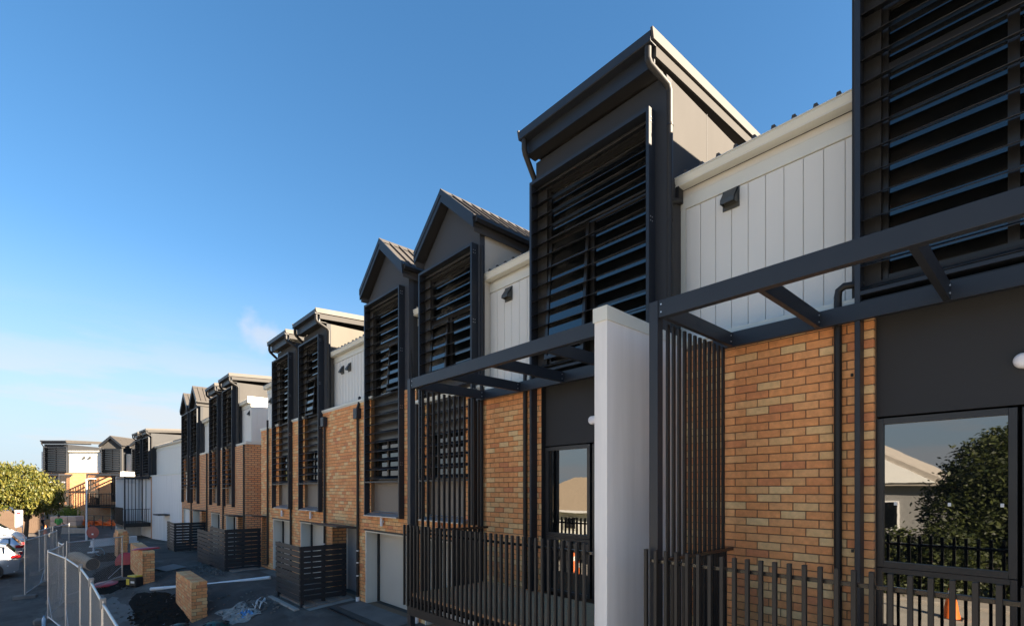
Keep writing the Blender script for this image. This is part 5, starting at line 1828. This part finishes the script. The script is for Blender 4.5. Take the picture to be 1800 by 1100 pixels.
# cones
def cone(label, loc, h=.9, m=None):
    T = Thing('traffic_cone', label, 'traffic cone', loc, group='traffic cones')
    x, y, z = loc; n = 18
    k = MB(); k.tube([(x, y, z + .03), (x, y, z + h * .55)], [h * .19, h * .10], n); T.part(k, 'cone_body', M_ORANGE, sharp=60)
    k = MB(); k.tube([(x, y, z + h * .55), (x, y, z + h * .75)], [h * .10, h * .065], n); T.part(k, 'white_band', M_PVC, sharp=60)
    k = MB(); k.tube([(x, y, z + h * .75), (x, y, z + h)], [h * .065, h * .025], n); T.part(k, 'cone_tip', M_ORANGE, sharp=60)
    k = MB(); k.box(x - h * .24, x + h * .24, y - h * .24, y + h * .24, z, z + .03, .008); T.part(k, 'cone_base', M_BLACK)
p = at(80, 922, 41); cone('traffic cone standing beside the person in dark trousers', (p.x, p.y, -.86), .75)

# ---- people
def skin_body(name, joints, edges, mat_, parent, off, sub=2, root=0):
    me = bpy.data.meshes.new(name)
    me.from_pydata([tuple(Vector(j[0]) - Vector(off)) for j in joints], edges, [])
    o = bpy.data.objects.new(name, me); COL.objects.link(o); o.parent = parent
    me.materials.append(mat_)
    sk = o.modifiers.new('skin', 'SKIN'); sk.use_smooth_shade = True
    for v, j in zip(me.skin_vertices[0].data, joints): v.radius = (j[1], j[1] * (j[2] if len(j) > 2 else 1))
    me.skin_vertices[0].data[root].use_root = True
    ss = o.modifiers.new('sub', 'SUBSURF'); ss.levels = sub; ss.render_levels = sub
    return o
def person(label, loc, face, top_m, leg_m, walk=.0, arms=((.0, .0), (.0, .0)), hair=M_BLACK):
    """face: heading the person looks towards; walk: stride; arms: (swing, bend) each"""
    root = tag(empty('person', loc), label, 'person', 'people on the site')
    b = Vector(loc); f = Vector((cos(face), sin(face), 0)); s = Vector((-sin(face), cos(face), 0)); u = Vector((0, 0, 1))
    def p(x, y, z): return b + f * x + s * y + u * z
    J = [(p(0, 0, .95), .135, .85), (p(.01, 0, 1.12), .125, .85), (p(.015, 0, 1.33), .15, .75), (p(0, 0, 1.46), .075), (p(.01, 0, 1.54), .055)]
    E = [(0, 1), (1, 2), (2, 3), (3, 4)]
    for sg, (sw, bd), wk in ((1, arms[0], walk), (-1, arms[1], -walk)):
        i = len(J)
        J += [(p(0, sg * .17, 1.42), .062), (p(sw * .28, sg * .23, 1.15), .048), (p(sw * .5 + bd * .24, sg * .24, .93 + bd * .2), .036), (p(sw * .55 + bd * .30, sg * .24, .86 + bd * .22), .034)]
        E += [(3, i), (i, i + 1), (i + 1, i + 2), (i + 2, i + 3)]
        i = len(J)
        J += [(p(0, sg * .095, .86), .095), (p(wk * .22 + .03, sg * .10, .50), .066), (p(wk * .42 - .02, sg * .10, .09), .046), (p(wk * .42 + .12, sg * .11, .035), .038)]
        E += [(0, i), (i, i + 1), (i + 1, i + 2), (i + 2, i + 3)]
    body = skin_body('body', J, E, M_SKIN, root, b)
    # clothing shells a little larger than the body
    def shell(nm, ids, m, k):
        idm = {a: n for n, a in enumerate(ids)}
        jj = [(J[a][0], J[a][1] * k, J[a][2] if len(J[a]) > 2 else 1) for a in ids]
        ee = [(idm[x], idm[y]) for x, y in E if x in idm and y in idm]
        return skin_body(nm, jj, ee, m, root, b)
    shell('shirt', [0, 1, 2, 3, 5, 6, 13, 14], top_m, 1.13)
    shell('trousers', [0, 9, 10, 11, 17, 18, 19], leg_m, 1.17)
    h = MB(); n = 16; rg = []
    for i in range(9):
        t = pi * i / 8; rg.append((sin(t), -cos(t)))
    for r_, z in rg:
        for j in range(n):
            a = 2 * pi * j / n
            h.v.append(p(.015 + r_ * cos(a) * .098 + (.012 if cos(a) > .9 and -.4 < z < .1 else 0), r_ * sin(a) * .076 * (1 - .15 * max(0, -z)), 1.655 + z * .118))
    for i in range(8):
        for j in range(n): h.f.append([i * n + j, i * n + (j + 1) % n, (i + 1) * n + (j + 1) % n, (i + 1) * n + j])
    hd = h.build('head', M_SKIN, root, b, True)
    e = MB(); e.obox(p(.118, 0, 1.64), f, s, u, .016, .012, .02, .006); e.build('nose', M_SKIN, hd, b)
    for sg in (1, -1):
        e = MB(); e.obox(p(.02, sg * .08, 1.65), f, s, u, .018, .008, .03, .005); e.build('ear', M_SKIN, hd, b)
        e = MB(); e.obox(p(.103, sg * .032, 1.668), f, s, u, .006, .013, .006, .002); e.build('eye', M_BLACK, hd, b)
    e = MB(); e.obox(p(.104, 0, 1.595), f, s, u, .005, .025, .005); e.build('mouth', M_LENSR, hd, b)
    hh = MB()
    for r_, z in rg[3:]:
        for j in range(n):
            a = 2 * pi * j / n; k = 1.07
            back = cos(a) < .45
            zz = z if (back or z > .35) else .35
            hh.v.append(p(.008 + r_ * cos(a) * .098 * k, r_ * sin(a) * .08 * k, 1.66 + zz * .122))
    for i in range(5):
        for j in range(n): hh.f.append([i * n + j, i * n + (j + 1) % n, (i + 1) * n + (j + 1) % n, (i + 1) * n + j])
    hh.build('hair', hair, hd, b, True)
    # five-fingered hands and boots
    for idx, sg in ((7, 1), (15, -1)):
        w = J[idx][0]; el = J[idx - 1][0]; d = (J[idx + 1][0] - w).normalized()
        pm = MB(); pm.obox(w + d * .10, d, s, d.cross(s), .05, .014, .042, .01)
        po = pm.build('hand', M_SKIN, root, b)
        side = d.cross(s).normalized()
        for k, ln in enumerate((.062, .075, .07, .055)):
            o_ = w + d * .148 + side * (-.03 + .02 * k)
            fg = MB(); fg.tube([o_, o_ + d * ln * .55 - s * sg * .006, o_ + d * ln - s * sg * .022], [.0095, .0088, .007], 6); fg.build('finger', M_SKIN, po, b, True)
        o_ = w + d * .07 + side * .04
        fg = MB(); fg.tube([o_, o_ + d * .03 + side * .025, o_ + d * .06 + side * .03], [.012, .011, .008], 6); fg.build('thumb', M_SKIN, po, b, True)
    for idx in (12, 20):
        q = J[idx][0]; bt = MB(); bt.obox(Vector((q.x, q.y, b.z + .05)) - f * .05, f, s, u, .135, .048, .05, .025); bt.build('boot', M_BLACK, root, b)
    return root
c = at(103, 930, 37)
person('person in a bright green shirt seen from behind at the end of the fence', (c.x, c.y, -.80), VIEW_AZ + .3, M_HIVIS, M_CLOTHD, .25, ((.2, .9), (-.1, .8)))
c = at(73, 930, 46)
person('person in a grey top and dark trousers walking by the notice board fence', (c.x, c.y, -.88), VIEW_AZ + 1.9, mat('grey_work_top', (.10, .09, .10), .85), M_CLOTHD, .55, ((.4, .3), (-.4, .2)))

# ------------------------------------------------------------------ other side of the street (seen in the window glass), plus an added bounce slab
tree('garden_tree', 'dense dark tree across the street, mirrored in the large window', (-1.55, -13.0, -1.1), 5.4,
     [(0, 0, 4.2, 1.7, 1.7, 1.7), (-.9, .3, 3.0, 1.4, 1.4, 1.5), (1.2, 0, 3.0, 1.6, 1.5, 1.7), (.3, -.6, 5.2, 1.1, 1.1, 1.0), (-.4, .2, 1.4, 1.9, 1.2, 1.3), (1.8, .2, 1.4, 1.6, 1.2, 1.3), (0, 0, 3.0, 1.2, 1.0, 1.8), (0, 0, 3.4, 1.5, 1.2, 1.6)], 11000, .095, M_LEAFD, 21, trunk_r=.16)
hd_ = tag(empty('hedge', (-7, -11.2, -1.0)), 'dark clipped hedge across the street, mirrored low in the large window', 'hedge')
leaf_cloud('foliage', M_LEAFD, [(-9.5 + 1.3 * k, -11.2, .0 + .25 * (k % 2), .95, .6, 1.35) for k in range(6)], 6500, .09, 33, hd_, 0, (-7, -11.2, -1.0))
T = Thing('villa', 'white gabled house across the street, mirrored in the large window', 'house', (-9.5, -24, -1.2))
m = MB(); m.box(-15, -4.2, -31, -22, -1.3, 3.2); T.part(m, 'wall', mat('grey_weatherboard', (.22, .22, .22), .7))
m = MB(); m.prism([(-15.4, -21.5, 3.0), (-9.6, -21.5, 6.4), (-3.8, -21.5, 3.0)], (0, -10, 0)); T.part(m, 'roof', M_CONC)
m = MB(); m.prism([(-14.6, -21.49, 3.15), (-9.6, -21.49, 6.1), (-4.6, -21.49, 3.15)], (0, .08, 0)); T.part(m, 'gable_end', M_WB)
for x in (-12.5, -9.6, -6.8):
    m = MB(); m.box(x - .6, x + .6, -21.99, -21.93, .6, 2.2); w_ = T.part(m, 'window', M_PVC)
    m = MB(); m.box(x - .52, x + .52, -21.93, -21.92, .68, 2.12); T.part(m, 'pane', M_GLASS, w_)
T = Thing('bungalow', 'low bungalow with a beige tiled hip roof across the street', 'house', (-26, -22, -1.2))
m = MB(); m.box(-34, -18.5, -28, -19, -1.3, 1.15); T.part(m, 'wall', M_WB)
m = MB()
zz = 1.15
P = [(-34.7, -28.6, zz), (-17.9, -28.6, zz), (-17.9, -18.4, zz), (-34.7, -18.4, zz), (-30.5, -23.5, 3.9), (-22, -23.5, 3.9)]
m.v += [Vector(q) for q in P]; m.f += [[0, 1, 5, 4], [1, 2, 5], [2, 3, 4, 5], [3, 0, 4], [3, 2, 1, 0]]
T.part(m, 'roof', M_TILE)
m = MB(); m.box(-34.75, -17.85, -18.42, -18.30, 1.0, 1.16); T.part(m, 'gutter', M_PVC)
for x in (-31, -27, -23.5, -20.5):
    m = MB(); m.box(x - .7, x + .7, -18.99, -18.94, -.4, .7); w_ = T.part(m, 'window', M_CREAM)
    m = MB(); m.box(x - .6, x + .6, -18.94, -18.93, -.3, .6); T.part(m, 'pane', M_GLASS, w_)
T = Thing('bungalow', 'long white house further along across the street', 'house', (-50, -20, -1.2))
m = MB(); m.box(-58, -38, -27, -17, -1.3, 2.0); T.part(m, 'wall', M_WB)
m = MB(); m.prism([(-58.6, -27.5, 1.9), (-58.6, -22, 4.4), (-58.6, -16.5, 1.9)], (21.2, 0, 0)); T.part(m, 'roof', M_DROOF)
car('parked_car', 'silver hatchback parked across the street before the white gabled house', (-7.6, -15.6, -1.02), 0, M_SILVER, HATCH, HW, 4.25, .88, HG, .66, .90, 'parked cars')
car('parked_car', 'dark grey hatchback parked across the street before the beige roofed bungalow', (-19.5, -9.2, -1.0), 0, mat('dark_car_paint', (.05, .055, .065), .2, .3), HATCH, HW, 4.25, .88, HG, .66, .90, 'parked cars')
cone('tall traffic cone on the road opposite the large window', (-2.35, -8.0, gz(-2, -8)), 1.1)
cone('traffic cone on the road opposite the far porch, nearer the kerb', (-15.3, -6.2, gz(-15, -6)), .95)
cone('traffic cone on the road opposite the far porch, nearer the houses', (-13.9, -4.8, gz(-14, -5)), .95)
mb = MB()
for s_ in (0, 1):
    x = -40
    mb.box(-40, 8, -9.9 - .0, -9.75, -1.05, -.88 + .0, .01) if s_ == 0 else None
mb.build('kerb', M_CONC, kind='structure')
path('footpath', M_CONC, ((-40, -12), (8, -9.92)), .06)
path('road', mat('pale_gravel_road', (.34, .315, .27), .9, 0, .18, 1.5, .5, 60), ((-18, -9.7), (14, -1.95)), .02)
path('bounce_slab', mat('pale_bounce_surface', (.42, .405, .375), .9, 0, .12, 1.5, .4, 60), ((-6.6, -1.94), (12, 3.95)), .02)  # pale slab added out of view to bounce light onto the facade
path('front_lawn', mat('dry_lawn', (.20, .19, .09), .9, 0, .3, 2, .6, 40), ((-40, -21), (12, -12.05)), .03)
# steel lattice pylon far off
T = Thing('power_pylon', 'distant steel lattice power pylon beyond the bungalow roofs', 'pylon', (-130, -112, -1))
def pz(t): return 6 * (1 - t) + .5 * t
for sx, sy in ((1, 1), (1, -1), (-1, 1), (-1, -1)):
    m = MB(); m.tube([(-130 + sx * 3.2, -112 + sy * 3.2, -1), (-130 + sx * .4, -112 + sy * .4, 34)], .16, 6); T.part(m, 'leg', M_GALV)
m = MB()
for k in range(9):
    t0, t1 = k / 9, (k + 1) / 9
    w0, w1 = 3.2 - 2.8 * t0, 3.2 - 2.8 * t1
    for ax in range(4):
        c0 = [(1, 1), (1, -1), (-1, -1), (-1, 1)]; a0 = c0[ax]; a1 = c0[(ax + 1) % 4]
        m.tube([(-130 + a0[0] * w0, -112 + a0[1] * w0, -1 + 35 * t0), (-130 + a1[0] * w1, -112 + a1[1] * w1, -1 + 35 * t1)], .08, 5)
T.part(m, 'lattice', M_GALV, kind='stuff')
for z in (24, 28, 32):
    m = MB(); m.bar((-135, -112, z), (-125, -112, z), .25, .3); T.part(m, 'cross_arm', M_GALV)
